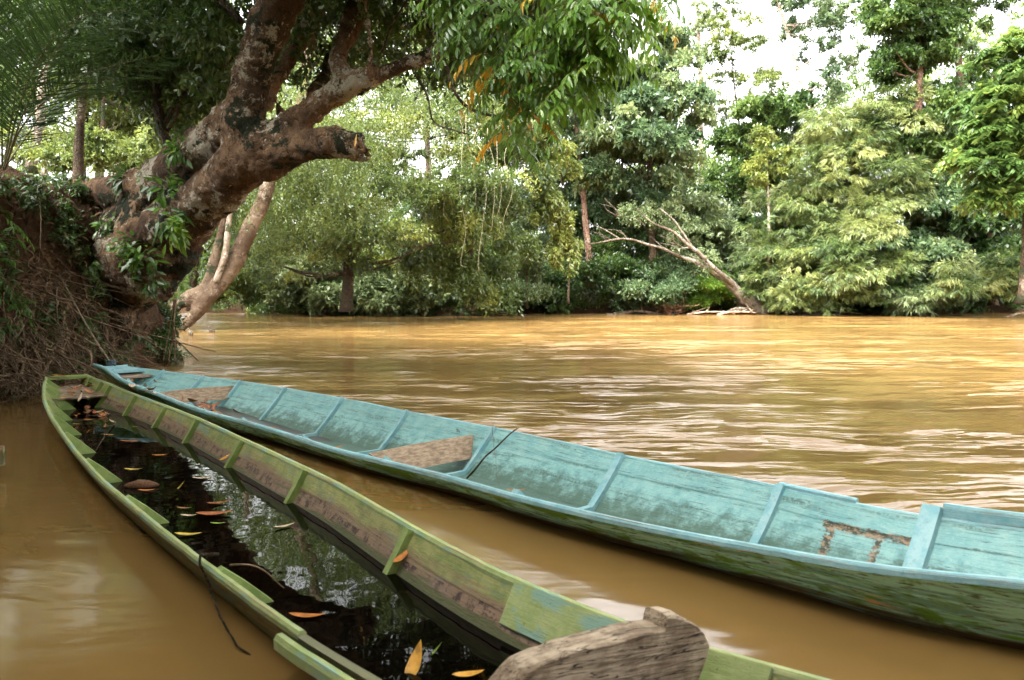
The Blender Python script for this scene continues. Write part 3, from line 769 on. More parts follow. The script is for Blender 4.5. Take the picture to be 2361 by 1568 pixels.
def edge_board(H, root, S, z1, z0, mat, lean=.0, th=.022, arch=0.0, name='thwart', sk=0.0):
    """a board on edge right across the boat, its ends cut to the slope of the hull"""
    def tt(z, side):
        I = H.inner(S); L = np.array(I[:5]); R = np.array(I[5:][::-1]); A = L if side < 0 else R
        return np.interp(-z, -A[:, 1], A[:, 0])
    n = 9; top, bot = [], []
    a0, a1 = tt(z1, -1) + .004, tt(z1, 1) - .004; b0, b1 = tt(z0, -1) + .004, tt(z0, 1) - .004
    for i in range(n):
        u = i / (n - 1); top.append((a0 + (a1 - a0) * u, z1 + arch * math.sin(math.pi * u))); bot.append((b0 + (b1 - b0) * u, z0 + arch * .6 * math.sin(math.pi * u)))
    vs = []
    for e in (0, th):
        for (t, z) in bot: vs.append(H.w(S + e + sk * t, t, z))
        for (t, z) in top: vs.append(H.w(S + e - lean + sk * t, t, z))
    f = []; m = 2 * n
    for i in range(n - 1):
        f.append((i, i + 1, n + i + 1, n + i)); f.append((m + i + 1, m + i, m + n + i, m + n + i + 1))
        f.append((n + i, n + i + 1, m + n + i + 1, m + n + i)); f.append((i + 1, i, m + i, m + i + 1))
    f.append((0, n, m + n, m)); f.append((n - 1, m + n - 1, m + 2 * n - 1, 2 * n - 1))
    return mesh_obj(name, vs, f, mat, root)
Sa = S_of(BLUE, 370, 905, .28); Sb = S_of(BLUE, 871, 1048, .185)
edge_board(BLUE, bb, S_of(BLUE, 560, 884, .31) - .07, .27, .12, BARE, lean=.10, arch=.012)
edge_board(BLUE, bb, S_of(BLUE, 1121, 991, .285) - .05, .215, .05, BARE, lean=.14, arch=.01)
def deck(H, root, s0, s1, drop, mat, name='deck', n=10, th=.02, inset=.0):
    vs, f = [], []
    for S in np.linspace(s0, s1, n):
        tN, zN, tF, zF = H.at(S); z = min(zN, zF) - drop; I = H.inner(S); L = np.array(I[:5]); R = np.array(I[5:][::-1])
        a, b = np.interp(-z, -L[:, 1], L[:, 0]) + inset, np.interp(-z, -R[:, 1], R[:, 0]) - inset
        for (t, q) in ((a, z), (b, z), (b, z - th), (a, z - th)): vs.append(H.w(S, t, q))
    for i in range(n - 1):
        for j in range(4): k = (j + 1) % 4; f.append((i * 4 + j, (i + 1) * 4 + j, (i + 1) * 4 + k, i * 4 + k))
    f.append((0, 1, 2, 3)); f.append(tuple((n - 1) * 4 + j for j in (3, 2, 1, 0)))
    return mesh_obj(name, vs, f, mat, root)
deck(BLUE, bb, BLUE.S[0] + .08, BLUE.S[0] + .62, -.012, PB_RIB, 'breasthook', th=.035)
deck(BLUE, bb, BLUE.S[0] + .55, blue_ribs[0] - .1, .055, PLY, 'foredeck')
deck(BLUE, bb, blue_ribs[0] + .1, BLUE.S[-1] - .3, .26, WET, 'floorboard', n=40)
BLUE.rail(bb, 1, PB_RAIL, S_of(BLUE, 1790, 1128, .27), S_of(BLUE, 1998, 1172, .275), w=.04, h=.012, off=.01, dz=.022, name='rubbing_strip', seed=5)
BLUE.rail(bb, 1, PB_RAIL, S9 + .05, BLUE.S[-1] - .2, w=.035, h=.035, off=.015, dz=.055, name='washboard', seed=6)
# ------------------------------------------------------------------ the green boat
gb = thing('longboat', 'flooded green wooden boat, closest to the camera, full of black water and leaves', 'boat', GREEN.w(5, 0, 0))
GREEN.build(gb, [PG_IN, PG_OUT])
S_break = S_of(GREEN, 718, 1470, .2)
GREEN.rail(gb, -1, PG_RAIL, GREEN.S[0], S_break, w=.036, h=.016, seed=3); GREEN.rail(gb, 1, PG_RAIL, w=.045, seed=4)
GREEN.rail(gb, -1, PG_RAIL, S_break - .12, GREEN.S[-1], w=.045, h=.028, off=.05, dz=-.035, name='rubbing_strip', seed=8)
green_ribs = [S_of(GREEN, *q) for q in ((262,893,.25),(320,915,.22),(385,941,.21),(457,971,.21),(560,1019,.21),(705,1088,.21),(949,1224,.21))]
green_ribs = [green_ribs[0] - .62, green_ribs[0] - .3] + green_ribs
for S in green_ribs: GREEN.rib(gb, S, PG_RIB, w=.06, d=.04, head=.004, knee=.09, floor=False, tilt=.03)
S_p0, S_p1 = S_of(GREEN, 1189, 1351, .21), S_of(GREEN, 1470, 1462, .2)
vs, f = [], []                      # doubling plank nailed inside the far gunwale
SS = np.linspace(S_p0, S_p1 + .5, 12)
for S in SS:
    R = np.array(GREEN.inner(S)[5:][::-1])
    for q, e in ((0.0, .0), (0.0, .018), (.42, .018), (.42, .0)):
        z = R[0][1] + (R[-1][1] - R[0][1]) * q; t = np.interp(-z, -R[:, 1], R[:, 0]); vs.append(GREEN.w(S, t - e * .7, z + e * .7 + (.012 if q == 0 else 0)))
for i in range(len(SS) - 1):
    for j in range(4): k = (j + 1) % 4; f.append((i * 4 + j, (i + 1) * 4 + j, (i + 1) * 4 + k, i * 4 + k))
f += [(0, 1, 2, 3), tuple((len(SS) - 1) * 4 + j for j in (3, 2, 1, 0))]
mesh_obj('doubling_plank', vs, f, PG_RAIL, gb, uv=[(SS[i // 4], .2 * (i % 4)) for i in range(len(vs))])
deck(GREEN, gb, GREEN.S[0] + .06, GREEN.S[0] + 1.0, .10, PLY, 'end_deck')
deck(GREEN, gb, GREEN.S[0] + .0, GREEN.S[0] + .16, -.014, PG_RIB, 'end_board', th=.03, n=3)
# black water standing in it
pv = []
for side in (0, 1):
    row = []
    for S in GREEN.S:
        I = GREEN.inner(S); A = np.array(I[:5]) if side == 0 else np.array(I[5:][::-1])
        if A[-1, 1] > -.01: continue
        row.append(GREEN.w(S, np.interp(-.008, -A[:, 1], A[:, 0]) + (-.012 if side == 0 else .012), .008))
    pv.append(row)
m = len(pv[0]); f = [(i, i + 1, m + i + 1, m + i) for i in range(m - 1)]
o = mesh_obj('standing_water', pv[0] + pv[1], f, POOLW); tag(o, 'black still water filling the green boat', 'water', kind='structure')

# ------------------------------------------------------------------ third boat's tip
tb = thing('longboat', 'dull green boat tip poking in at the left edge of the picture', 'boat', THIRD.w(1.5, 0, 0))
THIRD.build(tb, [PG_IN, PG_OUT]); THIRD.rail(tb, -1, PEELED, w=.04, seed=9); THIRD.rail(tb, 1, PEELED, w=.04, seed=10)
deck(THIRD, tb, THIRD.S[0] + .0, THIRD.S[0] + .9, .004, PG_RIB, 'foredeck')

# ------------------------------------------------------------------ notched beam lying across the green boat
E = GREEN.w(S_of(GREEN, 1560, 1488, .2), 0, 0); tNr, zNr, tFr, zFr = GREEN.at(S_of(GREEN, 1560, 1488, .2))
P0 = atz(1600, 1500, .245); dirb = norm(V(.86, .51, 0)); nb = V(-dirb[1], dirb[0], 0)
def on_plane(px, py):
    r = ray(px, py); o_ = V(0, 0, CAM_H); t = np.dot(P0 - o_, nb) / np.dot(r, nb); return o_ + r * t
prof_px = [(1640,1484),(1638,1500),(1628,1545),(1612,1572),(1595,1600),(1400,1640),(1100,1700),(1060,1720),(1090,1640),(1150,1570),(1168,1545),(1192,1522),(1222,1505),(1262,1494),(1300,1482),(1360,1468),(1430,1448),(1480,1436),(1538,1428),(1541,1412),(1545,1398),(1562,1396),(1590,1404),(1612,1424),(1630,1452)]
fr = np.array([on_plane(x + 45 * float(np.interp(x, [1060, 1200, 1330], [1, 1, 0])), y + 26 * float(np.interp(y, [1500, 1560], [1, 0])) * float(np.interp(x, [1600, 1638], [1, .2]))) for x, y in prof_px])
bt = thing('notched_beam', 'thick weathered brown beam with a raised knob end, laid across the green boat', 'beam', (float(fr[:, 0].mean()), float(fr[:, 1].mean()), .2))
n = len(fr); depth_off = np.full(n, .13); rings = []
for d_, sh_ in ((-.0, .0), (.004, .006), (.012, .0)): pass
cen = fr.mean(0)
def ringat(e, inset):
    R = fr + nb * e; d = norm(cen - fr); return R + d * inset
rings = [ringat(0, .010), ringat(.010, 0), ringat(.055, -.002), ringat(.10, -.002), ringat(.118, .008)]
vs = np.vstack(rings); vs = vs + (np.stack([vnoise(vs, 22, k) for k in (1, 2, 3)], 1) * .0035); f = []
for i in range(len(rings) - 1):
    for j in range(n): k = (j + 1) % n; f.append((i * n + j, (i + 1) * n + j, (i + 1) * n + k, i * n + k))
f.append(tuple(range(n))); f.append(tuple((len(rings) - 1) * n + j for j in range(n - 1, -1, -1)))
mesh_obj('beam', vs, f, BEAMW, bt)
# ------------------------------------------------------------------ the great leaning tree on the near bank
def px_path(pts):                   # [(px,py,D,radius_px)] -> points, radii
    return np.array([atd(x, y, d) for (x, y, d, r) in pts]), np.array([r * d / FPX for (x, y, d, r) in pts])
def limb(mb, pts, n=None, seg=14, amp=.04, seed=0, sc=.8, jit=.05):
    P, R = px_path(pts); n = n or 6 * len(pts)
    Q = spline(np.hstack([P, R[:, None]]), n); c = Q[:, :3].copy(); c[1:-1] = wobble(c[1:-1], amp, sc, seed)
    mb.tube(c, np.maximum(Q[:, 3], .004), seg, jit=jit); return c, Q[:, 3]
def fused(mb, voxel, name, mat, root, disp=((1.6, .05), (5, .025), (14, .010)), seed=0):
    """melt overlapping tubes into one skin and roughen it"""
    tmp = mesh_obj('tmp', np.vstack(mb.v), mb.f, mat)
    md = tmp.modifiers.new('r', 'REMESH'); md.mode = 'VOXEL'; md.voxel_size = voxel
    dg = bpy.context.evaluated_depsgraph_get(); ev = tmp.evaluated_get(dg); me = bpy.data.meshes.new_from_object(ev)
    bpy.data.objects.remove(tmp)
    n = len(me.vertices); co = np.empty(n * 3, np.float32); me.vertices.foreach_get('co', co); co = co.reshape(-1, 3).astype(float)
    e = np.empty(len(me.edges) * 2, np.int32); me.edges.foreach_get('vertices', e); e = e.reshape(-1, 2)
    for _ in range(5):              # soften the joins
        acc = np.zeros_like(co); cnt = np.zeros(n)
        np.add.at(acc, e[:, 0], co[e[:, 1]]); np.add.at(acc, e[:, 1], co[e[:, 0]]); np.add.at(cnt, e[:, 0], 1); np.add.at(cnt, e[:, 1], 1)
        co = co * .4 + acc / np.maximum(cnt, 1)[:, None] * .6
    me.vertices.foreach_set('co', co.astype(np.float32).ravel()); me.update()
    nn = np.empty(n * 3, np.float32); me.vertices.foreach_get('normal', nn); nn = nn.reshape(-1, 3)
    for k, (s_, a_) in enumerate(disp): co = co + nn * (vnoise(co, s_, seed + k) * a_)[:, None]
    base = LOC[root.name]
    me.vertices.foreach_set('co', (co - base).astype(np.float32).ravel()); me.update(); me.name = name
    me.materials.clear(); me.materials.append(mat)
    me.polygons.foreach_set('use_smooth', np.ones(len(me.polygons), bool))
    o = bpy.data.objects.new(name, me); COL.objects.link(o); o.parent = root; LOC[o.name] = base
    return o

mt_base = atd(300, 700, 14.6)
mt = thing('tree', 'huge reddish leaning tree with thick forked limbs, growing out of the left bank', 'tree', mt_base)
mb = MB()
limb(mb, [(205,700,16.0,80),(262,650,15.5,92),(335,592,14.8,88),(405,528,14.2,70),(465,470,13.7,57),(520,419,13.3,51),(570,372,12.9,52),(620,338,12.6,55)], seed=1)
limb(mb, [(284,756,14.6,13),(284,733,14.7,26),(288,690,14.9,38),(335,640,14.7,60),(410,560,14.2,58)], seed=2)                  # hanging nose of the root
limb(mb, [(372,690,14.3,15),(384,665,14.2,20),(372,640,14.3,28),(420,580,14.1,36)], seed=3)
limb(mb, [(215,735,15.6,18),(235,690,15.5,36),(290,640,15.2,60)], seed=4)
limb(mb, [(120,450,16.0,30),(220,455,15.6,40),(310,440,15.1,48),(385,405,14.3,48),(455,360,13.7,50),(520,305,13.1,48),(560,250,12.8,46)], seed=5)  # buttress running back into the bank
limb(mb, [(150,590,16.2,50),(230,570,15.9,60),(300,540,15.3,66),(380,500,14.6,70)], seed=6)
limb(mb, [(590,370,12.8,56),(564,300,12.7,52),(577,205,12.6,47),(607,100,12.4,43),(643,5,12.2,43),(672,-80,12.0,42),(705,-200,11.8,40)], seed=7)
limb(mb, [(610,365,12.7,54),(665,343,12.4,42),(715,333,12.2,37),(765,332,12.0,36),(806,338,11.9,31),(826,342,11.85,26)], seed=8)
limb(mb, [(640,325,12.6,52),(695,278,12.5,40),(748,240,12.4,34),(800,205,12.2,30),(850,182,12.1,24),(900,160,12.0,20),(950,138,11.9,19),(990,120,11.9,18),(1016,108,11.8,17)], seed=9)
limb(mb, [(812,205,12.2,26),(790,165,12.4,27),(783,122,12.5,22),(812,62,12.6,18),(826,0,12.7,15),(845,-60,12.8,14),(880,-160,13,12)], seed=10)
limb(mb, [(850,180,12.0,12),(856,110,11.9,11),(846,50,11.9,10),(842,-60,11.8,9)], seg=8, seed=11)
limb(mb, [(1010,114,11.8,12),(1002,80,11.8,8),(975,40,11.8,6),(955,-40,11.7,6)], seg=8, seed=12)
limb(mb, [(610,240,13.2,24),(645,175,13.6,19),(675,115,14.0,18),(718,50,14.4,19),(748,-10,14.7,15),(775,-90,15,14)], seed=13)
limb(mb, [(655,285,13.0,11),(630,225,13.1,7),(615,190,13.2,6)], seg=8, seed=14)
limb(mb, [(672,262,13.4,12),(715,222,13.8,12),(748,168,14.2,11),(770,110,14.8,9),(800,40,15.3,8),(830,-60,16,8)], seg=8, seed=15)
limb(mb, [(716,112,15,8),(724,60,15.2,7),(738,10,15.4,6),(745,-60,15.6,6)], seg=8, seed=16)
fused(mb, .035, 'trunk', BARK_MAIN, mt, seed=5, disp=((1.2, .06), (3.2, .035), (8, .026), (16, .018)))
mb = MB()                           # broken stub, splintered
for k in range(60):
    a = RNG.uniform(0, 6.28); r = RNG.uniform(0, 28); x, y = 805 + RNG.uniform(-5, 10), 338 + r * math.sin(a); d = 11.95 + r * math.cos(a) * .006
    x += 16; L = RNG.uniform(8, 26) * (1.1 if y > 340 else .6)
    limb(mb, [(x - 20, y, d, 8), (x + L * .5, y + RNG.uniform(-2, 4), d, 6), (x + L, y + RNG.uniform(-4, 8), d, 1.2)], n=6, seg=5, amp=.01, seed=k)
mb.build('broken_stub', BARK_MAIN, mt, smooth=True)
mb = MB()                           # thin twigs and vines reaching right and down
for k, q in enumerate([[(1010,112,11.8,5),(1032,160,11.7,5),(1048,210,11.6,4),(1075,245,11.5,4),(1120,262,11.3,3.5),(1170,268,11,2.5)],
      [(985,60,11.8,3),(1040,40,11.5,3),(1080,95,11.2,3),(1100,130,11.0,2)], [(1020,0,11.5,4),(1070,50,11,4),(1110,62,10.6,3),(1180,85,10,3),(1240,95,9.5,2)],
      [(950,160,11.9,2),(985,220,11.9,2),(1000,280,11.9,2),(1050,300,11.9,2),(1085,310,11.9,1.5)], [(880,120,12,2),(900,60,12,2),(930,10,12,2),(960,-40,12,2)],
      [(465,-40,13,12),(520,10,12.8,9),(555,50,12.7,7)], [(300,-30,15,8),(350,60,14.8,9),(360,200,14.6,11),(372,290,14.4,11),(388,335,14.3,10)],
      [(362,210,14.6,5),(330,150,14.8,4),(260,130,15,3)], [(370,300,14.4,6),(420,215,14.4,5),(470,190,14.4,4),(540,130,14.4,3)], [(380,310,14.4,4),(410,250,14.2,3),(390,150,14.2,3)]]):
    mb = MB(); limb(mb, q, seg=6, amp=.03, seed=20 + k); mb.build('branch', BARK_DARK, mt, smooth=True)

def world_crown(root, blobs, kind, leaf, n, scale, leafscale, tint=.4, name='crown', shell=.2, fine=False, seed=2, cut=None):
    pos, out = blob_points(blobs, n, shell=shell, seed=seed)
    tn = tint + .16 * vnoise(pos, .6, seed) + .10 * vnoise(pos, 2.0, seed + 1)
    if cut is not None:
        k = cut(pos); pos, out, tn = pos[k], out[k], tn[k]
    v, f, t = sprays(pos, out, kind, scale * RNG.uniform(.7, 1.2, len(pos)), leafscale, tn, fine=fine)
    return mesh_obj(name, v, f, LEAF[leaf], root, tint=t)
def B(px, py, d, rx, ry, rz):       # blob given by its picture position and metric radii
    return (*atd(px, py, d), rx, ry, rz)
def to_px(p):
    q = p - V(0, 0, CAM_H); d = q @ FWD; return 1180.5 + FPX * q[:, 0] / d, 784 - FPX * (q @ UPV) / d, d
def keep_clear(pos):                # the limbs and the sky-lit middle stay open, as in the place
    x, y, d = to_px(pos)
    lo = np.interp(x, [-400, 60, 250, 430, 500, 560, 700, 900, 1030, 1300, 1480, 1600, 2600], [120, 120, 170, 330, 300, 200, 210, 180, 190, 110, 40, -120, -260])
    ok = (d < 1) | (y < lo) | (np.abs(x - 1180) > 1700)
    return ok & ~((d > 11) & (x > 520) & (x < 1010) & (y > -60) & (y < 330) & (RNG.uniform(size=len(x)) < .6))
main_blobs = [B(250,60,15,3.2,2.5,1.6), B(420,10,14,2.6,2.5,1.6), B(120,150,16,2.2,2,1.2), B(330,200,15.5,1.8,1.6,.9), B(480,130,15.5,1.6,1.5,.9),
              B(760,-60,15,2.8,2.5,1.4), B(950,0,14,1.9,2.0,1.1), B(720,40,17,2.0,1.6,1.5), B(900,60,16,2.0,1.5,1.2), B(1060,-20,13.5,2.2,2.0,1.2), B(430,250,16.5,1.6,1.5,.8), B(980,60,17,2.2,1.5,1.3), B(1250,-20,14,2.2,2,.9), B(850,-130,13.5,3,2,1.0), B(1050,-150,12,2.6,2,1.0)]
world_crown(mt, main_blobs, 'broad', 'dark', 2300, .75, .95, .42, cut=keep_clear)
# the part of its crown that spreads overhead, above the boats and the camera, with unseen lobes added to shade the near water
over = [(-9,15,11,4,3,1.5), (-4,14,11,3.5,3,1.2), (-2,10.5,8.2,2.8,1.8,.8), (0.3,9.2,7.6,2,1.6,.7), (4,-5,9,5,4,1.5), (8,-2,10,4,4,1.2), (6,3,10.5,3.5,3.5,1.0), (0,-12,8,7,4,2.5), (-6,5,8.2,4,4,1.0), (-2,4,8.8,3.6,4,1.0), (-9,0,8,4,5,1.2), (-3,-2,9,4,4,1.2), (-5,10,9.4,4,3,.9), (-10,8,8,3.5,4,1.2), (1.2,7,9.8,2.4,3,.8), (-1,9,9.8,3,2.6,.8), (2.5,1.5,9.6,2.6,3.5,.9), (-13,-6,8,5,5,2), (-3,-8,9,6,4,1.6)]
world_crown(mt, over, 'broad', 'mid', 5000, 1.0, 1.3, .5, 'overhead_shade_crown', cut=keep_clear, seed=8)

_bl = [(x, y, z, 3.4, 2.6, 3.2) for x in (-16, -11, -6, -1, 4, 9, 14) for (y, z) in ((-8 + .12 * abs(x), 4.0), (-9.5, 9.0), (-8.5, 13.5))] + [(-13, 0, 11, 3.5, 4, 3), (-11, -4, 14, 4, 4, 3), (18, -8, 6, 3, 3, 4)]  # leaf wall behind the camera, out of view, added to block light from behind
_p, _o = blob_points(_bl, 4200, shell=.3, seed=3)
_v, _f, _t = sprays(_p, _o, 'broad', 1.5 * RNG.uniform(.7, 1.2, len(_p)), 2.2, .45 + .2 * vnoise(_p, .5, 8))
tag(mesh_obj('woodland', _v, _f, LEAF['mid'], base=(0, -9, 3), tint=_t), 'unseen foliage behind the camera, added to shade the boats and near water', 'woodland', kind='stuff')
# ------------------------------------------------------------------ leafy branch hanging at the top centre, with gold leaves
hb = thing('overhanging_branch', 'drooping leafy branch with long compound leaves, some gold, hanging over the water at top centre', 'branch', atd(1150, 60, 8.5))
mb = MB()
fronds = []
twigs = [[(1000,-60,9.2,7),(1090,-18,8.8,6),(1180,32,8.5,5),(1270,82,8.2,4),(1360,152,8.0,2)], [(1090,-18,8.8,5),(1130,62,8.6,4),(1160,152,8.5,2.5),(1175,212,8.4,1.5)],
         [(1180,32,8.5,4),(1210,122,8.3,3),(1225,202,8.2,2),(1215,272,8.1,1)], [(1200,-60,8.4,6),(1300,-8,8.0,5),(1400,12,7.8,3),(1480,-18,7.7,1.5)], [(1270,82,8.2,3),(1290,162,8.1,2),(1310,212,8,1)],
         [(1040,-60,9,5),(1070,12,8.9,3),(1060,82,8.9,2)], [(1300,-8,8.0,3),(1350,62,7.9,2.5),(1385,122,7.9,1.5)], [(1160,142,8.5,2),(1190,242,8.9,2),(1200,322,9.0,1)]]
for k, q in enumerate(twigs):
    c, r = limb(mb, q, seg=6, amp=.02, seed=40 + k)
    for i in range(2, len(c), 1): fronds.append((c[i], k, i / len(c)))
mb.build('twigs', BARK_DARK, hb, smooth=True)
def pinnate_leaf(p0, hd, L, npair, ll, lw, droop, rng, acc, tint, stalk=None):
    sd_ = norm(np.cross(V(0, 0, 1), hd)); pts = []
    for i in range(9):
        t = i / 8; pts.append(p0 + hd * L * (t - .15 * t * t) + V(0, 0, -droop * L * t * t))
    pts = np.array(pts)
    if stalk is not None: stalk.tube(pts, np.linspace(.004, .0015, 9), 4)
    for i in range(npair):
        t = .22 + .78 * i / (npair - 1); x = t * 8; j = min(int(x), 7); p = pts[j] + (pts[j + 1] - pts[j]) * (x - j); tg = norm(pts[j + 1] - pts[j])
        for s in (-1, 1):
            d = norm(tg * .55 + sd_ * s * .75 + V(0, 0, -.45) + rng.normal(size=3) * .14)
            sz = math.sin(math.pi * (.2 + .65 * t)); acc.append((p, d, norm(V(0, 0, 1) + hd * .3 + rng.normal(size=3) * .22), ll * sz * rng.uniform(.85, 1.15), lw * sz, tint + rng.normal() * .12))
    acc.append((pts[-1], norm(pts[-1] - pts[-2] + V(0, 0, -.2)), V(0, 0, 1), ll * .8, lw * .8, tint))
def fine_from(acc):
    p, d, n = [np.array([a[i] for a in acc]) for i in (0, 1, 2)]; l, w = [np.array([a[i] for a in acc]) for i in (3, 4)]; t = np.clip([a[5] for a in acc], 0, 1)
    v, _ = leaf_fine(p, norm(d), norm(n), l, w); v = v.reshape(-1, 3)
    F = (FINE_TRI[None] + (np.arange(len(acc)) * 11)[:, None, None]).reshape(-1, 3)
    return v, F, np.repeat(t, 12)
acc, gold, st = [], [], MB(); rg = np.random.default_rng(21)
for (p, k, t) in fronds:
    for r_ in range(3 if k not in (7, 2) else 1):
        a = rg.uniform(0, 6.28); hd = norm(V(math.cos(a), math.sin(a) * .7, rg.uniform(-.5, .35)))
        x, y, d = to_px(p[None]); gp = .13 + .75 * math.exp(-((x[0] - 1185) / 50) ** 2 - ((y[0] - 190) / 80) ** 2) + .22 * math.exp(-((x[0] - 1110) / 70) ** 2 - ((y[0] - 90) / 60) ** 2)
        pinnate_leaf(p + rg.normal(size=3) * .10, hd, rg.uniform(.35, .6), int(rg.integers(5, 8)), .15, .046, rg.uniform(.2, .8), rg, gold if rg.uniform() < gp * .20 else acc, .45 + .35 * rg.uniform() ** 2 + (.25 if x[0] > 1290 else 0), st)
v, f, t = fine_from(acc); mesh_obj('leaves', v, f, LEAF['near'], hb, tint=t, smooth=True)
v, f, t = fine_from(gold); tag(mesh_obj('gold_leaves', v, f, LEAF['gold'], hb, tint=t, smooth=True), 'yellow and orange dying leaves')
st.build('leaf_stalks', STEM, hb)

# ------------------------------------------------------------------ second leaning tree behind, and its neighbours on the near bank
t2 = thing('tree', 'smaller pale-barked leaning tree rising from the water behind the huge one', 'tree', atd(405, 745, 30))
mb = MB()
limb(mb, [(395,752,30,10.9),(430,738,30,14.0),(475,700,30,18.7),(520,640,30,18.7),(560,570,30,19.5),(592,500,30,17.9),(618,420,30,15.6),(660,330,30,14.0),(700,200,30,12.5),(720,60,30,9.4)], seed=61, amp=.1)
limb(mb, [(400,705,30.4,10.9),(440,690,30.2,18.7),(478,655,30.3,15.6),(498,590,30.4,10.9),(512,520,30.5,8.6),(530,440,30.6,6.2),(560,330,31,5.5)], seed=62, amp=.08)
limb(mb, [(392,740,30.2,9.4),(405,712,30.2,12.5),(430,700,30.1,12.5)], seed=66)
fused(mb, .07, 'trunk', bark_mat('bark_tan', (.12, .075, .045), (.25, .175, .11), (.36, .29, .21), (.04, .05, .02), .5, .4), t2, seed=9, disp=((1.2, .07), (4, .03), (10, .012)))
mb = MB(); limb(mb, [(498,650,29.6,7),(520,585,29.6,7),(531,500,29.6,6),(540,420,29.6,5),(552,300,29.6,5)], seed=64)
mb.build('pale_stem', BARK_PALE, t2, smooth=True)
world_crown(t2, [B(640,300,31,4.5,3,3.0), B(700,420,32,4.5,3,2.4), B(560,430,33,3,3,2), B(780,180,31,5,3,3.4)], 'droop', 'yellow', 430, 1.1, 1.0, .30, shell=.3)

def veil(name, label, cat, D, base, trunk, blobs, **k): return tree_px(name, label, cat, D, base, trunk, blobs, **k)
# background trees on top of the left bank
tree_px('tree', 'tree with pale streaked leaning trunk standing on the left bank behind the palm', 'tree', 24, (70,398), [(88,300,0),(100,180,0),(125,60,0),(140,-60,0)], [(120,-60,0,160,90),(40,60,2,110,70)], n=130, leaf='dark', bark=BARK_PALE, r0=.16, limbs=False, scale=1.0)
tree_px('tree', 'slim pale straight trunk just right of the pale leaning one on the left bank', 'tree', 27, (104,405), [(103,340,0),(96,200,0),(90,60,0)], [(110,20,0,120,80)], n=80, leaf='mid', bark=BARK_PALE, r0=.10, limbs=False)
tree_px('tree', 'mottled grey trunk under bright yellow-green leaves on the left bank', 'tree', 26, (228,415), [(232,360,0),(236,290,0),(240,180,0)], [(300,300,3,120,60),(230,240,4,120,60),(190,330,5,90,50),(370,260,4,90,60)], n=260, leaf='yellow', bark=BARK_DARK, r0=.13, tint=.55)
tree_px('tree', 'bushy green tree filling the gap between the left bank and the big leaning trunk', 'tree', 33, (330,420), [(335,350,0),(345,240,0)], [(340,330,0,110,60),(430,300,2,100,70),(260,330,3,110,60),(400,200,3,140,70)], n=300, leaf='yellow', r0=.18, tint=.35)
tree_px('tree', 'shadowy dark-leaved tree behind the palm fronds at top left', 'tree', 19, (180,420), [(185,300,0),(200,120,0),(190,-20,0)], [(250,100,0,150,80),(360,60,1,150,90),(450,90,2,120,90)], n=260, leaf='dark', r0=.13, tint=.4)
tree_px('shrub', 'bright yellow-green drooping bush at the water behind the pale leaning tree', 'bush', 47, (560,722), [], [(520,665,0,60,38),(590,650,0,80,40),(480,690,0,30,22),(640,600,1,80,40)], n=230, leaf='yellow', tint=.55, scale=.9, leafscale=1.15)
tree_px('tree', 'dark green tree low on the left shore, seen beneath the big leaning trunk', 'tree', 40, (440,715), [(450,600,0),(470,500,0)], [(440,600,0,70,70),(520,560,1,80,70),(470,500,2,90,50),(560,470,2,90,50)], n=300, leaf='mid', r0=.2, tint=.35)

tree_px('shrub', 'sunlit yellow-green bushes on top of the left bank between the pale trunks', 'bush', 22, (150,410), [], [(150,350,0,90,50),(270,360,1,90,55),(30,340,2,70,60),(380,330,2,60,60)], leaf='yellow', n=330, scale=.6, leafscale=.9, tint=.4, tsp=.3)
tree_px('tree', 'green tree with backlit leaves filling the background above the left bank', 'tree', 30, (190,415), [(195,330,0),(205,220,0)], [(160,240,0,130,90),(300,200,1,130,100),(40,180,1,110,100),(410,240,2,110,80),(450,340,3,80,50)], leaf='yellow', n=520, scale=1.0, leafscale=.95, r0=.12, tint=.15, tsp=.25)
# palm at the left edge
pr = thing('palm', 'dark palm with long arching feathery fronds at the top left corner', 'palm', atd(8, 395, 11.5))
pb = atd(8, 392, 11.5); rg = np.random.default_rng(5)
fr_px = [[(8,392,11.5),(30,250,11.3),(60,90,11.1),(120,-80,10.8)], [(10,385,11.5),(60,280,11.2),(180,180,10.9),(355,128,10.6)], [(5,385,11.5),(5,230,11.4),(18,80,11.3),(30,-90,11.2)],
         [(8,392,11.5),(60,200,11.0),(150,60,10.6),(290,20,10.2)], [(0,390,11.6),(-30,220,11.4),(-60,60,11.2),(-90,-90,11)], [(12,390,11.4),(40,300,11.0),(95,170,10.5),(200,10,10.0)], [(10,390,11.7),(50,330,12.2),(130,230,12.6),(250,200,13)]]
for k, q in enumerate(fr_px):
    P = spline(np.array([atd(*a) for a in q]), 46); mb = MB(); mb.tube(P, np.linspace(.016, .003, 46), 5)
    rach = mb.build('rachis', STEM, pr, smooth=True); lv = []
    P, tg = P, norm(np.gradient(P, axis=0))
    for i in range(10, 46):
        for s in (-1, 1):
            for r_ in range(2):
                t = i / 46; sdv = norm(np.cross(tg[i], V(0, 0, 1))); L = .80 * math.sin(math.pi * (.12 + .82 * (t - .2) / .8)) + .1
                d = norm(tg[i] * .75 + sdv * s * .75 + V(0, 0, -.35) + rg.normal(size=3) * .1); n_ = norm(np.cross(d, sdv) + rg.normal(size=3) * .2)
                lv.append((P[i] + (P[min(i + 1, 45)] - P[i]) * r_ * .5, d, n_, L * rg.uniform(.9, 1.1), .020, .3 + rg.normal() * .15))
    v, f, t = fine_from(lv)
    o = mesh_obj('frond', v, f, LEAF['dark'], rach, tint=t * .15)

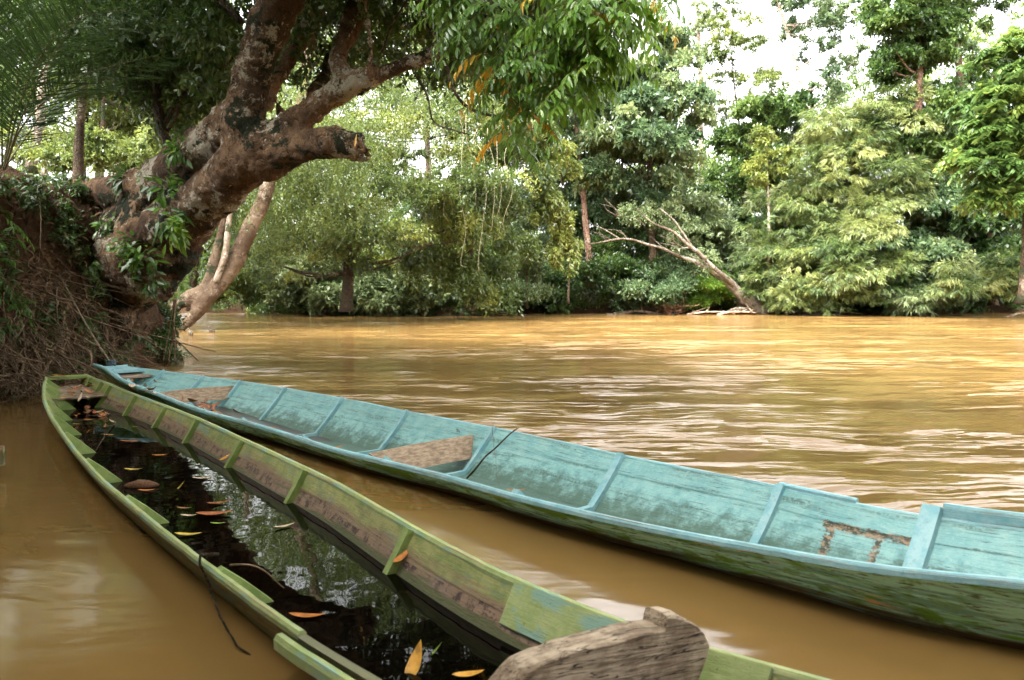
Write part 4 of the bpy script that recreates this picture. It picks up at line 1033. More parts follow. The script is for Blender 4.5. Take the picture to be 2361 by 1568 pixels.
# ------------------------------------------------------------------ across the river
_tp = tree_px
def tree_px(*a, **k):               # across the water the crowns carry somewhat larger, looser leaves
    k['leafscale'] = k.get('leafscale', 1.0) * (1.25 if k.get('kind') in ('bamboo', 'droop') else 1.6); k['n'] = int(k['n'] * 1.0); k['tsp'] = k.get('tsp', .16) + .08; return _tp(*a, **k)
tree_px('tree', 'wide spreading tree of fine yellow-green leaves behind the broken limb stub', 'tree', 38, (800,716), [(800,600,0),(790,450,0),(770,300,0)],
        [(700,500,0,150,110),(690,300,1,110,90),(1130,230,1,110,80),(850,420,-1,170,120),(950,320,0,170,110),(760,330,0,170,100),(1060,470,-1,140,120),(880,560,-2,170,80),(640,600,2,100,60),(1050,250,1,130,80),(860,190,1,130,60),(640,220,2,90,80)], kind='broad', leaf='yellow', n=1500, scale=1.1, leafscale=.62, r0=.3, tint=.25, tsp=.45)
tree_px('tree', 'yellow-green weeping tree right of it whose tips almost reach the river', 'tree', 41, (1080,716), [(1085,600,0),(1080,480,0),(1100,350,0)],
        [(1080,520,0,120,110),(1150,400,1,110,110),(1010,610,0,100,60),(1120,620,-1,90,60),(1180,300,2,110,90)], kind='droop', leaf='yellow', n=640, scale=1.1, leafscale=1.35, r0=.25, tint=.42, tsp=.45)
tree_px('sapling', 'slender sapling with big drooping yellow leaves in front of a dark conical shrub', 'sapling', 44, (1310,700), [(1312,600,0),(1300,480,0),(1290,380,0)],
        [(1290,380,0,50,60),(1270,480,0,55,60),(1310,560,0,45,60),(1250,400,0,40,60)], kind='droop', leaf='yellow', n=170, scale=.8, leafscale=1.7, r0=.07, tint=.75, tsp=.2)
tree_px('shrub', 'dark conical shrub with flat leafy tiers, left of the reddish trunk', 'shrub', 47, (1215,712), [(1215,600,0),(1218,500,0)],
        [(1215,480,0,40,40),(1215,560,0,65,45),(1210,640,0,85,50)], leaf='blue', n=260, scale=.8, leafscale=1.1, r0=.08, tint=.35, kind='tuft')
tree_px('tree', 'tree with a bare pinkish-red trunk showing in the middle of the far bank', 'tree', 50, (1362,660), [(1355,560,0),(1345,450,0),(1335,340,0),(1325,250,0)],
        [(1300,230,0,90,70),(1390,210,0,80,60),(1280,330,2,80,60)], leaf='pale', n=260, bark=BARK_RED, r0=.24, tint=.3, limbs=False)
tree_px('tree', 'tall bushy blue-green tree, its crown the largest at the centre of the far bank', 'tree', 50, (1500,700), [(1505,600,0),(1500,450,0),(1500,250,0),(1490,120,0)],
        [(1500,130,0,95,80),(1430,220,0,90,70),(1560,230,0,80,80),(1480,310,-1,110,80),(1400,370,0,80,80),(1530,380,0,80,70),(1440,460,1,90,60)], leaf='blue', n=1150, scale=1.05, leafscale=1.25, r0=.3, tint=.5, tsp=.3)
tree_px('shrub', 'deep-green shrub hugging the shore at the centre, under the fallen trunk', 'shrub', 50, (1390,716), [], [(1380,640,0,85,60),(1300,660,1,80,50),(1470,640,0,85,50),(1440,590,2,90,50)], leaf='dark', kind='tuft', n=420, scale=1.0, leafscale=1.3, tint=.4)
tree_px('shrub', 'rounded shrub of glossy blue-green leaves just left of the bright grassy mound', 'shrub', 49, (1540,716), [], [(1530,660,0,60,45),(1480,680,0,60,35),(1560,620,1,50,35)], leaf='blue', kind='tuft', n=230, scale=.9, leafscale=1.3, tint=.3)
tree_px('shrub', 'low grassy bright green mound beside the base of the fallen trunk', 'bush', 50, (1640,718), [], [(1640,680,0,52,36),(1610,700,0,30,18),(1690,690,.5,35,25),(1650,640,1.5,40,30)], leaf='bright', kind='tuft', n=420, scale=.55, leafscale=.9, tint=.35, tsp=.2)
tree_px('tree', 'grey-green tree whose airy crown surrounds the fallen trunk', 'tree', 54, (1590,700), [(1580,600,0),(1560,520,0)], [(1560,500,0,110,60),(1640,540,1,80,70),(1480,510,0,80,50),(1700,560,1,60,60),(1560,590,0,90,40)], leaf='grey', n=620, scale=1.0, leafscale=1.2, r0=.15, tint=.55)
tree_px('tree', 'thin tall pale tree, nearly bare, standing against the white sky', 'tree', 62, (1625,640), [(1622,500,0),(1618,300,0),(1612,100,0),(1606,10,0)], [(1600,5,0,30,30),(1620,60,0,40,30)], leaf='pale', n=26, bark=BARK_PALE, r0=.30, scale=.7, tint=.7)
tree_px('tree', 'sparse light-green tree with sky showing through its crown', 'tree', 60, (1720,560), [(1715,420,0),(1700,260,0),(1690,150,0)], [(1690,110,0,70,60),(1740,200,0,80,60),(1660,230,0,60,60),(1760,290,0,60,50),(1680,40,0,50,40)], leaf='yellow', n=300, scale=1.0, leafscale=.85, r0=.13, tint=.45)
tree_px('tree', 'dark bushy tree on a stout brown trunk, right of centre', 'tree', 56, (1712,600), [(1712,520,0),(1716,420,0),(1735,300,0)], [(1740,330,0,75,70),(1780,260,0,65,55),(1700,420,0,70,60),(1770,400,1,60,60),(1690,330,1,50,50)], leaf='dark', n=520, scale=1.0, leafscale=1.35, r0=.42, tint=.65)
tree_px('tree', 'leaning pale trunk with a loose dark crown at the top right of centre', 'tree', 58, (1885,420), [(1868,290,0),(1845,180,0),(1810,60,0),(1780,-30,0)], [(1870,40,0,75,60),(1900,120,0,50,50),(1930,30,0,40,50),(1910,220,0,50,40),(1850,-20,0,70,40),(1950,170,0,50,60),(1840,300,0,60,50)], leaf='blue', n=300, scale=.9, leafscale=1.0, bark=BARK_PALE, r0=.22, tint=.45)
tree_px('tree', 'slim white-stemmed sapling rising out of the bamboo', 'sapling', 49, (1772,620), [(1772,500,0),(1770,400,0),(1768,330,0)], [(1765,330,0,35,35),(1740,400,0,35,35),(1800,370,0,30,35)], leaf='yellow', n=80, scale=.7, bark=BARK_PALE, r0=.10, tint=.75)
BAM = dict(kind='bamboo', leaf='bamboo', leafscale=1.1)
tree_px('bamboo', 'largest feathery bamboo clump, rising to the right of the open sky', 'bamboo', 51, (2000,712), [], [(1960,300,0,110,90),(2060,330,0,90,110),(1900,400,-1,110,80),(2020,460,-1,120,90),(1860,480,0,80,70)], n=1150, scale=1.15, tint=.45, tsp=.3, **BAM)
tree_px('bamboo', 'pale arching bamboo above the root end of the fallen trunk', 'bamboo', 49, (1820,714), [], [(1790,560,0,80,70),(1850,620,0,80,60),(1760,640,0,60,50),(1880,540,0,70,60),(1830,470,1,70,50)], n=620, scale=1.0, tint=.55, tsp=.3, **BAM)
tree_px('bamboo', 'low light-green bamboo plume drooping to the river edge', 'bamboo', 47, (1830,718), [], [(1820,690,0,55,28),(1860,660,0,50,30)], n=130, scale=.8, tint=.65, **BAM)
tree_px('bamboo', 'rounded bamboo clump in the middle of the right half, above the shore', 'bamboo', 47, (1990,716), [], [(1980,570,0,85,70),(1960,650,-.5,80,55),(2040,640,0,60,50),(1910,690,0,55,25)], n=580, scale=1.0, tint=.45, tsp=.3, **BAM)
tree_px('tree', 'tall vine-covered tree with a dense dark crown and reddish leaves, upper right', 'tree', 50, (2118,700), [(2112,560,0),(2108,400,0),(2115,250,0),(2120,80,0),(2120,-60,0)], [(2080,40,0,80,80),(2140,110,0,75,80),(2050,130,0,55,50),(2180,10,0,60,60),(2100,-50,0,110,60),(2110,240,0,75,90),(2160,330,0,70,70),(2050,60,0,60,60)], leaf='dark', n=900, scale=.95, leafscale=1.25, bark=BARK_RED, r0=.42, tint=.55)
tree_px('tree', 'dark brown slightly leaning trunk against the sky beside the vine-covered tree', 'tree', 52, (2240,650), [(2228,450,0),(2215,280,0),(2205,120,0),(2180,-40,0)], [(2240,30,0,60,40),(2190,-50,0,90,50),(2290,-20,0,80,40),(2250,180,3,60,80),(2190,250,3,60,80)], leaf='dark', n=360, bark=bark_mat('bark_umber', (.10, .06, .04), (.20, .12, .08), (.3, .24, .2), lichen=.1), r0=.42, tint=.45, limbs=False)
tree_px('tree', 'big tree with large yellow-tipped compound leaves at the right edge', 'tree', 39, (2360,700), [(2370,500,0),(2380,250,0),(2370,50,0)], [(2310,180,0,80,70),(2350,290,0,90,80),(2280,330,0,60,70),(2370,410,0,80,70),(2290,430,0,60,50),(2400,120,0,80,80),(2240,350,0,40,60)], kind='pinnate', leaf='mid', n=640, scale=1.0, leafscale=1.1, r0=.3, tint=.05, tsp=.25)
tree_px('shrub', 'blue-green shrub mass below the vine-covered trunk', 'shrub', 49, (2150,712), [], [(2150,500,0,90,70),(2130,590,-1,90,60),(2200,560,0,80,70),(2080,480,1,60,60),(2180,430,1,70,60)], leaf='blue', kind='broad', n=720, scale=1.0, leafscale=1.3, tint=.45, tsp=.3)
tree_px('shrub', 'greyish fan-leaved shrub at the water, lower right', 'shrub', 46.5, (2130,716), [], [(2120,680,0,65,35),(2170,660,0,55,35)], leaf='grey', kind='bamboo', n=200, scale=.85, leafscale=1.3, tint=.4)
tree_px('tree', 'shaded dark-green tree behind the right-edge tree, down to the shore', 'tree', 47, (2290,705), [(2285,600,0),(2280,480,0)], [(2280,560,0,80,80),(2330,620,0,70,60),(2230,620,0,60,60),(2270,470,1,80,60),(2290,300,4,110,110)], leaf='dark', n=700, scale=1.05, leafscale=1.35, r0=.25, tint=.45)
tree_px('bamboo', 'light bamboo spray at the far right just above the bank', 'bamboo', 43, (2340,705), [], [(2340,640,0,50,50),(2220,640,0,55,35)], n=190, scale=.9, tint=.5, **BAM)
tree_px('tree', 'pale bushy tree right behind the yellow sapling', 'tree', 56, (1340,690), [], [(1240,330,0,110,90),(1340,420,0,90,90),(1220,200,1,110,80),(1340,150,1,90,80)], leaf='pale', n=620, scale=1.1, leafscale=1.3, tint=.25, tsp=.3)
tree_px('shrub', 'leafy grey-green shrub reaching the water under the drooping tree', 'shrub', 47, (720,718), [], [(720,640,0,70,55),(780,680,-.5,70,35),(660,670,1,60,40)], leaf='grey', n=300, scale=.95, leafscale=1.2, tint=.5)
tree_px('shrub', 'pale spreading shrub at the shore, left of centre, with a light fringe', 'shrub', 46, (900,718), [], [(890,670,0,70,40),(960,650,0,70,50),(850,700,0,40,18)], leaf='grey', kind='broad', n=300, scale=.95, leafscale=1.25, tint=.6)
tree_px('shrub', 'dull olive bamboo-like bush at the shore, centre left', 'shrub', 47, (1060,718), [], [(1050,690,0,60,28),(1110,670,0,60,40),(1000,690,.5,50,28)], leaf='bamboo', kind='bamboo', n=260, scale=.85, tint=.25)
tree_px('shrub', 'dark shrub in deep shade at the shore beneath the conical one', 'shrub', 51, (1200,716), [], [(1200,680,0,80,38),(1120,650,1.5,80,60),(1290,690,0,70,28)], leaf='dark', kind='tuft', n=300, scale=1.0, leafscale=1.2, tint=.35)

tree_px('tree', 'tall airy tree with white sky specks above the upper limb of the huge tree', 'tree', 46, (980,715), [(985,400,0),(975,150,0),(960,-60,0)], [(960,60,0,120,90),(1080,90,0,120,90),(860,20,1,110,70),(1180,180,0,100,80),(1020,-70,0,150,60),(760,60,1,90,80),(1260,80,0,90,90)], leaf='yellow', kind='broad', n=700, scale=1.0, leafscale=.95, r0=.22, tint=.15, tsp=.2)
tree_px('tree', 'bluish-green mid-height tree low between the two drooping trees and the far bank', 'tree', 49, (900,715), [(900,560,0)], [(880,560,0,150,80),(730,560,0,120,80),(620,660,0,80,50),(1060,600,0,110,70)], leaf='mid', kind='broad', n=520, scale=1.0, leafscale=.95, r0=.2, tint=.4, tsp=.3)
# rear forest: reads as one mass of leaves
def skyline(x): return np.interp(x, [-600, 300, 900, 1350, 1480, 1600, 1660, 1720, 1800, 1880, 1950, 2050, 2150, 2230, 3000], [-250, -100, 60, 110, 150, 260, 360, 260, 300, 270, 170, 60, -20, 10, -150])
n = 5200
x = RNG.uniform(-500, 2900, n); top = skyline(x) + 50 * vnoise(np.stack([x * .012, x * 0, x * 0], 1), 1, 4); y = top + (700 - top) * RNG.uniform(0, 1, n) ** .9; d = RNG.uniform(58, 80, n)
d = np.where((x < 480) & (RNG.uniform(size=n) < .8), RNG.uniform(34, 50, n), d)
pos = np.array([atd(a, b, c) for a, b, c in zip(x, y, d)])
g = vnoise(pos, .22, 31); k = g > -.42; pos = pos[k]
o_dir = norm(np.stack([RNG.normal(size=len(pos)), -1 + 0 * RNG.normal(size=len(pos)), RNG.normal(size=len(pos)) * .5], 1))
v, f, t = sprays(pos, o_dir, 'broad', 1.9 * RNG.uniform(.7, 1.2, len(pos)) * np.clip(pos[:, 1] / 58, .6, 1), 1.6, .4 + .3 * vnoise(pos, .3, 77))
tag(mesh_obj('woodland', v, f, LEAF['mid'], base=(0, 68, 2), tint=t), 'deep green rainforest filling the background behind the river trees', 'forest', kind='stuff')

# unbroken undergrowth wall behind and between the single plants of the far shore
def wall(n, y0, y1, d0, d1, kind, leaf, sc, ls, tint, label, x0=480, x1=2600, name='undergrowth'):
    x = RNG.uniform(x0, x1, n); y = RNG.uniform(y0, y1, n); d = RNG.uniform(d0, d1, n)
    p = np.array([atd(a, b, c) for a, b, c in zip(x, y, d)]); p[:, 1] += far_shore(p[:, 0]) - 52
    p = p + V(0, -1.2, 0) * vnoise(p * V(1, 0, 1), .35, 91)[:, None]; p = p[(p[:, 2] > .2) & (p[:, 2] > .5 * vnoise(p, .5, 44))]
    o_ = norm(np.stack([RNG.normal(size=len(p)), -1.2 + 0 * p[:, 0], RNG.normal(size=len(p)) * .6 + .1], 1))
    v, f, t = sprays(p, o_, kind, sc * RNG.uniform(.6, 1.2, len(p)), ls, tint + .3 * vnoise(p, .55, 63))
    tag(mesh_obj(name, v, f, LEAF[leaf], base=(0, d0, 1), tint=t), label, 'undergrowth', kind='stuff')
wall(2300, 420, 712, 54.5, 60, 'broad', 'dark', 1.35, 1.7, .5, 'dark continuous undergrowth wall along the far shore')
wall(800, 600, 716, 51.8, 53.5, 'tuft', 'mid', 1.0, 1.8, .3, 'mixed low leafy growth hanging over the far waterline', 600)
wall(420, 560, 700, 52, 54, 'bamboo', 'grey', .9, 1.2, .35, 'fan-leaved low growth between the shrubs of the far shore', 900)

wall(330, 650, 717, 50.8, 52.5, 'broad', 'dark', .9, 1.5, .35, 'dark leafy growth trailing to the water along the right end of the far shore', 1950, 2600)
wall(260, 640, 717, 50.0, 52.5, 'broad', 'mid', .9, 1.5, .2, 'green leafy growth trailing to the water along the left end of the far shore', 430, 1000)
# ------------------------------------------------------------------ fallen trunk, driftwood, stumps
ft = thing('fallen_tree', 'pale fallen tree leaning out over the river from the far bank', 'fallen tree', atd(1745, 716, 49.5))
mb = MB()
limb(mb, [(1765,722,49.5,14),(1735,705,49.3,14),(1700,672,49,10),(1660,640,48.6,6.5),(1625,617,48.2,5),(1570,590,47.7,3.6),(1500,566,47.2,2.8),(1440,552,46.8,2.4),(1360,562,46.2,1.4)], seg=8, seed=71, amp=.08)
limb(mb, [(1745,700,49.6,9),(1690,655,48.6,7),(1645,618,47.9,5),(1610,585,47.4,5),(1580,560,47.0,4),(1545,530,46.8,3),(1500,510,46.6,2),(1470,480,46.4,1)], seg=8, seed=72, amp=.08)
limb(mb, [(1600,576,47.3,3.4),(1580,545,47,3),(1555,510,46.9,2.2),(1520,480,46.8,1.3)], seg=6, seed=73)
limb(mb, [(1432,552,46.8,2.2),(1410,538,46.7,2),(1385,525,46.6,1),(1370,520,46.6,.6)], seg=5, seed=74)
for k in range(16):
    x = RNG.uniform(1400, 1640); y = float(np.interp(x, [1360, 1440, 1500, 1570, 1640], [562, 552, 566, 590, 622])) - (0 if k % 2 else float(np.interp(x, [1400, 1640], [60, 5])))
    limb(mb, [(x, y, 47.2, 1.3), (x - RNG.uniform(5, 25), y - RNG.uniform(8, 22), 47, .9), (x - RNG.uniform(15, 50), y - RNG.uniform(15, 45), 46.8, .4)], seg=4, seed=80 + k)
limb(mb, [(1625,600,48.6,2),(1590,572,48.2,1.5),(1540,575,48,1.2),(1500,545,48,.8)], seg=5, seed=75)
limb(mb, [(1730,715,49.2,7),(1700,712,49,5),(1680,716,48.8,2)], seg=6, seed=76); limb(mb, [(1712,700,49,4),(1700,680,48.9,3),(1690,668,48.8,2)], seg=5, seed=77)
mb.build('trunk', bark_mat('bark_fallen', (.13, .095, .065), (.28, .225, .17), (.46, .40, .33), lichen=.6, moss_amt=.1), ft, smooth=True)
world_crown(ft, [B(1590,540,48.6,1.6,1,.9), B(1540,500,48.6,1.4,1,.8), B(1480,490,48.2,1.3,1,.7), B(1630,600,48.6,.9,.6,.5)], 'broad', 'grey', 120, .8, 1.1, .6, name='foliage')
DRIFT = simple_mat('driftwood', (.16, .10, .065), (.42, .32, .23), 5, .9, .5, .1)
def drift(px, L, rad, D, a, label, el=.0, name='driftwood', fork=0, group=None):
    p = atd(px, 724, D); p[2] = .03; t = thing(name, label, 'driftwood', p, group); mb = MB(); d = V(math.cos(a), math.sin(a) * .6, el)
    P = wobble(spline([p - d * L / 2, p + V(0, 0, .05 * L), p + d * L / 2], 12), .06 * L ** .5, 1.3, int(px)); P[:, 2] = np.maximum(P[:, 2], -.05)
    mb.tube(P, np.linspace(rad, rad * .4, 12), 7, jit=.15)
    for k in range(fork):
        i = RNG.integers(3, 11); e = P[i] + V(RNG.uniform(-.8, .8), RNG.uniform(-.4, .4), RNG.uniform(.2, 1.0)) * L * .25; mb.tube(wobble(spline([P[i], (P[i] + e) / 2, e], 6), .05, 2, k), np.linspace(rad * .5, rad * .12, 6), 5)
    mb.build('log', DRIFT, t, smooth=True)
drift(1475, 3.2, .13, 50.0, .05, 'long bleached driftwood log at the shore, left of the uprooted root tangle', fork=2)
drift(1640, 2.9, .07, 48.6, -.1, 'longest of the bleached poles at the foot of the bright grassy mound', fork=1)
drift(1600, 2.2, .06, 49.2, .45, 'bleached pole tilting upwards against the bright grassy mound', .35)
drift(1425, 1.6, .10, 50.4, -.5, 'short curved driftwood branch dipping into the river at centre', .2, fork=1)
drift(1700, 2.4, .09, 48.4, .1, 'brown driftwood heap end lying against the fallen trunk root', fork=3)
drift(1900, 5.0, .06, 48.8, .02, 'very long thin pale pole floating along the shore below the bamboo')
drift(2345, 1.5, .09, 45, -.7, 'short white driftwood piece at the far right shore', .3)
drift(1130, 2.5, .05, 50.5, .1, 'thin grey driftwood lying at the shaded shore left of centre', fork=3)
drift(950, 2.5, .05, 50.5, -.1, 'grey twiggy driftwood under the pale spreading shrub', fork=3)
rt = thing('root_tangle', 'reddish tangle of upturned roots on the far shore, left of the grassy mound', 'roots', atd(1535, 722, 50)); mb = MB()
c = atd(1545, 712, 50)
for k in range(46):
    e = c + V(RNG.normal() * .8, RNG.normal() * .5, abs(RNG.normal()) * .55 - .1) + (V(.0, 0, .5) if k % 3 == 0 else 0); mb.tube(wobble(spline([c + RNG.normal(size=3) * .25, (c + e) / 2 + RNG.normal(size=3) * .2, e], 8), .1, 2, k), np.linspace(.06, .015, 8), 5)
mb.build('roots', simple_mat('red_roots', (.18, .08, .045), (.40, .22, .13), 6), rt, smooth=True)
for (px, py, lab) in ((440, 768, 'small blunt snag poking out of the river left of the other one'), (490, 761, 'pointed snag poking out of the river, farther out')):
    p = atz(px, py + 5, 0); t = thing('snag', lab, 'snag', p); mb = MB()
    for k in range(3):
        q = p + V(RNG.uniform(-.09, .09), 0, 0); mb.tube([q + V(0, 0, -.2), q + V(.03, 0, .06), q + V(RNG.uniform(-.12, .04), 0, .12 + .06 * k)], [.07, .06, .02], 7, jit=.2)
    mb.build('wood', BARK_DARK, t, smooth=True)

# ------------------------------------------------------------------ roots, litter and plants on the near bank
ROOTM = simple_mat('pale_roots', (.09, .06, .038), (.22, .155, .10), 9, .9, .4, .1)
mb = MB(); rg = np.random.default_rng(12)
for k in range(420):
    x = rg.uniform(-60, 330) if k % 4 else rg.uniform(-60, 180); y0 = rg.uniform(690, 880) if k % 3 else rg.uniform(560, 760)
    a = bank_pt(x, y0, .10); L = rg.uniform(.35, 1.2); sd_ = rg.normal() * .35
    P = [a]; 
    for i in range(7):
        P.append(P[-1] + V(sd_ * .12 + rg.normal() * .05, -.035 - rg.uniform(0, .03), -L / 7 * rg.uniform(.5, 1.2)))
        sd_ += rg.normal() * .7
    P = np.array(P); P = P[P[:, 2] > -.06]
    if len(P) < 3: continue
    mb.tube(spline(P, 10), np.linspace(1, .4, 10) * rg.choice([.006, .010, .018, .03], p=[.5, .3, .14, .06]), 4)
for k in range(130):                # cross-wise tangle near the water
    a = bank_pt(rg.uniform(-60, 210), rg.uniform(790, 925), .12); d = norm(V(rg.normal(), rg.normal() * .25, rg.normal() * .8)); L = rg.uniform(.2, .7)
    P = np.array([a - d * L / 2, a + rg.normal(size=3) * .07 + V(0, -.04, 0), a + d * L / 2]); P[:, 2] = np.maximum(P[:, 2], .0)
    mb.tube(wobble(spline(P, 9), .03, 5, k), np.linspace(.012, .005, 9) * rg.uniform(.6, 1.4), 4)
tag(mb.build('root_mat', ROOTM, base=(-7.5, 10, .5), smooth=True), 'tangle of thin tan roots hanging down the left bank to the water', 'roots', kind='stuff')
for (q, lab, r) in (([(180,795),(150,830),(120,850),(60,905)], 'thick pale root slanting left over the root tangle', .02), ([(10,848),(35,870),(60,830),(70,800)], 'forked pale root at the left edge of the bank', .022), ([(68,800),(72,850),(90,905)], 'pale root hanging straight down at lower left', .016)):
    P = np.array([bank_pt(x, y, .22) for x, y in q]); t = thing('root', lab, 'root', P[0]); mb = MB(); mb.tube(wobble(spline(P, 20), .03, 4, 3), np.linspace(r, r * .6, 20), 6, jit=.1); mb.build('wood', ROOTM, t, smooth=True)
# dead leaves over the bank
lv = []
for k in range(1800):
    x, y = rg.uniform(-60, 470), rg.uniform(400, 860) if k % 3 else rg.uniform(430, 640); p = bank_pt(x, y, .04)
    lv.append((p, norm(rg.normal(size=3) + V(0, -.1, -.3)), norm(V(.5, -.7, .6) + rg.normal(size=3) * .5), rg.uniform(.07, .17), rg.uniform(.03, .06), rg.uniform(0, 1)))
v, f, t = fine_from(lv)
LIT = leaf_mat('leaf_litter_mat', (.04, .024, .014), (.085, .05, .028), (.19, .11, .06), rough=.8, trans=.05, spec=.2)
tag(mesh_obj('leaf_litter', v, f, LIT, base=(-8, 12, 2), tint=t), 'brown dead leaves strewn over the steep left bank', 'leaf litter', kind='stuff')
lv = []                             # scruffy green growth over the earth
for k in range(3000):
    x, y = rg.uniform(-60, 420), rg.uniform(390, 880); p = bank_pt(x, y, .06)
    if vnoise(p[None], 1.3, 55)[0] < .0 and y > 430: continue
    for j in range(5): lv.append((p + rg.normal(size=3) * .06, norm(rg.normal(size=3) + V(.1, -.5, .1)), norm(V(.3, -.5, .8) + rg.normal(size=3) * .5), rg.uniform(.06, .13), rg.uniform(.025, .045), rg.uniform(0, .8)))
v, f, t = fine_from(lv); tag(mesh_obj('ground_cover', v, f, LEAF['dark'], base=(-8, 12, 2), tint=t), 'small dark-green seedlings covering the left bank', 'ground cover', kind='stuff')

def plant(name, label, p, kind, size, mat, seed, group=None, n=9, updir=V(.3, -.8, .5)):
    rg = np.random.default_rng(seed); t = thing(name, label, 'fern' if kind == 'fern' else 'plant', p, group); acc, st = [], MB()
    for k in range(n):
        if kind == 'fern':
            hd = norm(updir * .5 + rg.normal(size=3) * .7 + V(0, 0, .2)); pinnate_leaf(p, hd, size * rg.uniform(.7, 1.1), 12, size * .2, size * .05, rg.uniform(.3, .8), rg, acc, .35 + .3 * rg.uniform(), st)
        else:
            hd = norm(updir * .6 + rg.normal(size=3) * .6 + V(0, 0, .1)); b = p + hd * size * .35; st.tube(spline([p, (p + b) / 2 + V(0, 0, .02), b], 5), .005, 4)
            for j in range(5): acc.append((b + rg.normal(size=3) * size * .12, norm(hd + rg.normal(size=3) * .6 + V(0, 0, -.5)), norm(V(0, -.5, 1) + rg.normal(size=3) * .4), size * rg.uniform(.35, .55), size * .14, rg.uniform(.1, .8)))
    v, f, tt = fine_from(acc); mesh_obj('fronds' if kind == 'fern' else 'leaves', v, f, LEAF[mat], t, tint=tt, smooth=True); st.build('stems', STEM, t)
ferns = [(35,560,.75,'near','large drooping fern at the left edge, halfway up the bank'),(20,500,.7,'near','broad-leaved fern at the left edge, just under the bank top'),(12,620,.6,'near','fern at the left edge below the large drooping one'),
         (235,617,.55,'near','small bright fern on the bank face left of the big trunk'),(300,640,.55,'dark','dark fern just right of the bright one, against the trunk'),(305,680,.5,'dark','fern hanging lower left of the trunk root'),
         (235,735,.5,'dark','fern in the shade left of the hanging root nose'),(205,720,.5,'dark','shadowed fern at the middle of the lower bank'),(70,690,.5,'near','fern low on the bank near the left edge'),
         (20,760,.45,'dark','fern at the left edge just above the root tangle'),(330,790,.5,'dark','fern under the root nose, above the boat bow'),(250,800,.45,'dark','fern beside the mooring rope, above the blue bow')]
for k, (x, y, s, m_, lab) in enumerate(ferns): plant('fern', lab, bank_pt(x, y, .12), 'fern', s, m_, 100 + k)
leafy = [(395,440,13.6,.5,'near','trailing dark glossy plant growing on the big trunk, upper of two'),(390,505,13.3,.5,'near','leafy plant with yellow-green leaves on the big trunk, beneath the trailing one'),(405,535,13.2,.45,'bright','small bright plant low on the big trunk'),
         (330,600,13.6,.5,'near','hanging leafy plant on the lower left of the big trunk'),(345,650,13.5,.4,'dark','dark plant tucked beside the lower trunk'),(415,345,13.2,.4,'near','little fern-like plant on the upper side of the big trunk'),
         (300,565,14,.45,'near','leafy plant at the edge of the brown buttress'),(245,520,14.6,.4,'near','small plant on top of the pale buttress'),(165,430,15,.5,'dark','dark tuft of leaves on the bank top, left'),(300,420,14.8,.5,'dark','dark tuft of leaves on the bank top, beside the trunk'),(350,410,14.4,.4,'near','green tuft of leaves where the buttress leaves the bank')]
for k, (x, y, d, s, m_, lab) in enumerate(leafy): plant('trunk_plant', lab, atd(x, y, d), 'leafy', s, m_, 200 + k, n=12, updir=V(.1, -.9, -.2))
# bush at the foot of the bank
_tp('shrub', 'dense small-leaved dark bush at the foot of the bank beside the blue bow', 'bush', 16.2, (370,846), [], [(350,800,0,62,42),(385,830,0,36,22),(320,830,.2,50,26),(375,745,.4,40,55)], leaf='dark', kind='tuft', n=330, scale=.38, leafscale=.85, tint=.45)

# ------------------------------------------------------------------ ropes, sticks and twigs
ROPE = simple_mat('old_rope', (.11, .085, .055), (.24, .19, .13), 60, .9, .5, .1)
def rod(name, label, cat, P, r, mat, n=24, amp=.0, sc=3, seed=1, seg=6, fork=None):
    P = np.array(P); t = thing(name, label, cat, P[0]); mb = MB(); Q = spline(P, n); 
    if amp: Q[1:-1] = wobble(Q[1:-1], amp, sc, seed)
    mb.tube(Q, np.linspace(*r, n) if isinstance(r, tuple) else r, seg, jit=.06); o = mb.build('rope' if 'rope' in name else 'wood', mat, t, smooth=True)
    if fork: 
        for q in fork:
            m2 = MB(); m2.tube(wobble(spline(np.array(q), 10), amp, sc, 5), np.linspace(.006, .002, 10), 5); m2.build('side_twig', mat, t, smooth=True)
    return t
bow = BLUE.w(BLUE.S[0] + .18, (BLUE.at(BLUE.S[0] + .18)[0] + BLUE.at(BLUE.S[0] + .18)[2]) / 2, .47)
rod('mooring_rope', 'taut mooring rope from the blue bow up to the left bank', 'rope', [bow, bow * .55 + bank_pt(150, 620, .1) * .45 + V(0, 0, -.06), bank_pt(150, 620, .1)], .014, ROPE, 40, .004, 20)
mb = MB(); a = np.linspace(0, 6.28 * 3, 50); c = bow; kn = thing('rope_knot', 'dark knotted rope lashing around the tip of the blue bow', 'rope', c)
mb.tube(c + np.stack([np.cos(a) * .055, np.sin(a) * .05, np.linspace(-.02, .05, 50)], 1), .013, 6); mb.build('rope', simple_mat('blue_black_rope', (.03, .045, .06), (.10, .13, .15), 50), kn, smooth=True)
P0_ = bank_pt(120, 505, .2)
rod('hanging_vine', 'thin dry vine dangling over the bank left of the mooring rope', 'vine', [bank_pt(110, 400, .3), bank_pt(118, 470, .4), bank_pt(125, 580, .5)], .008, ROPE, 24, .03, 2)
rod('hanging_vine', 'thin straight vine hanging into the dark left of the mooring rope, lower down', 'vine', [bank_pt(150, 660, .4), bank_pt(165, 740, .5), bank_pt(182, 840, .6)], .008, ROPE, 24, .02, 2)
for (x, r_, lab) in ((395, .02, 'thick dangling root strand right of the root nose'), (402, .012, 'thin dangling root strand closest to the small dark bush'), (388, .010, 'forked dangling root strand hanging from the trunk base')):
    x0 = 402 + (x - 395) * .6
    rod('hanging_root', lab, 'root', [atd(x0, 690, 14.0), atd(x0 - 4, 750, 14.0), atd(x - 4 + (x - 395), 835, 14.0)], (r_, r_ * .6), ROOTM, 20, .03, 3, int(x))
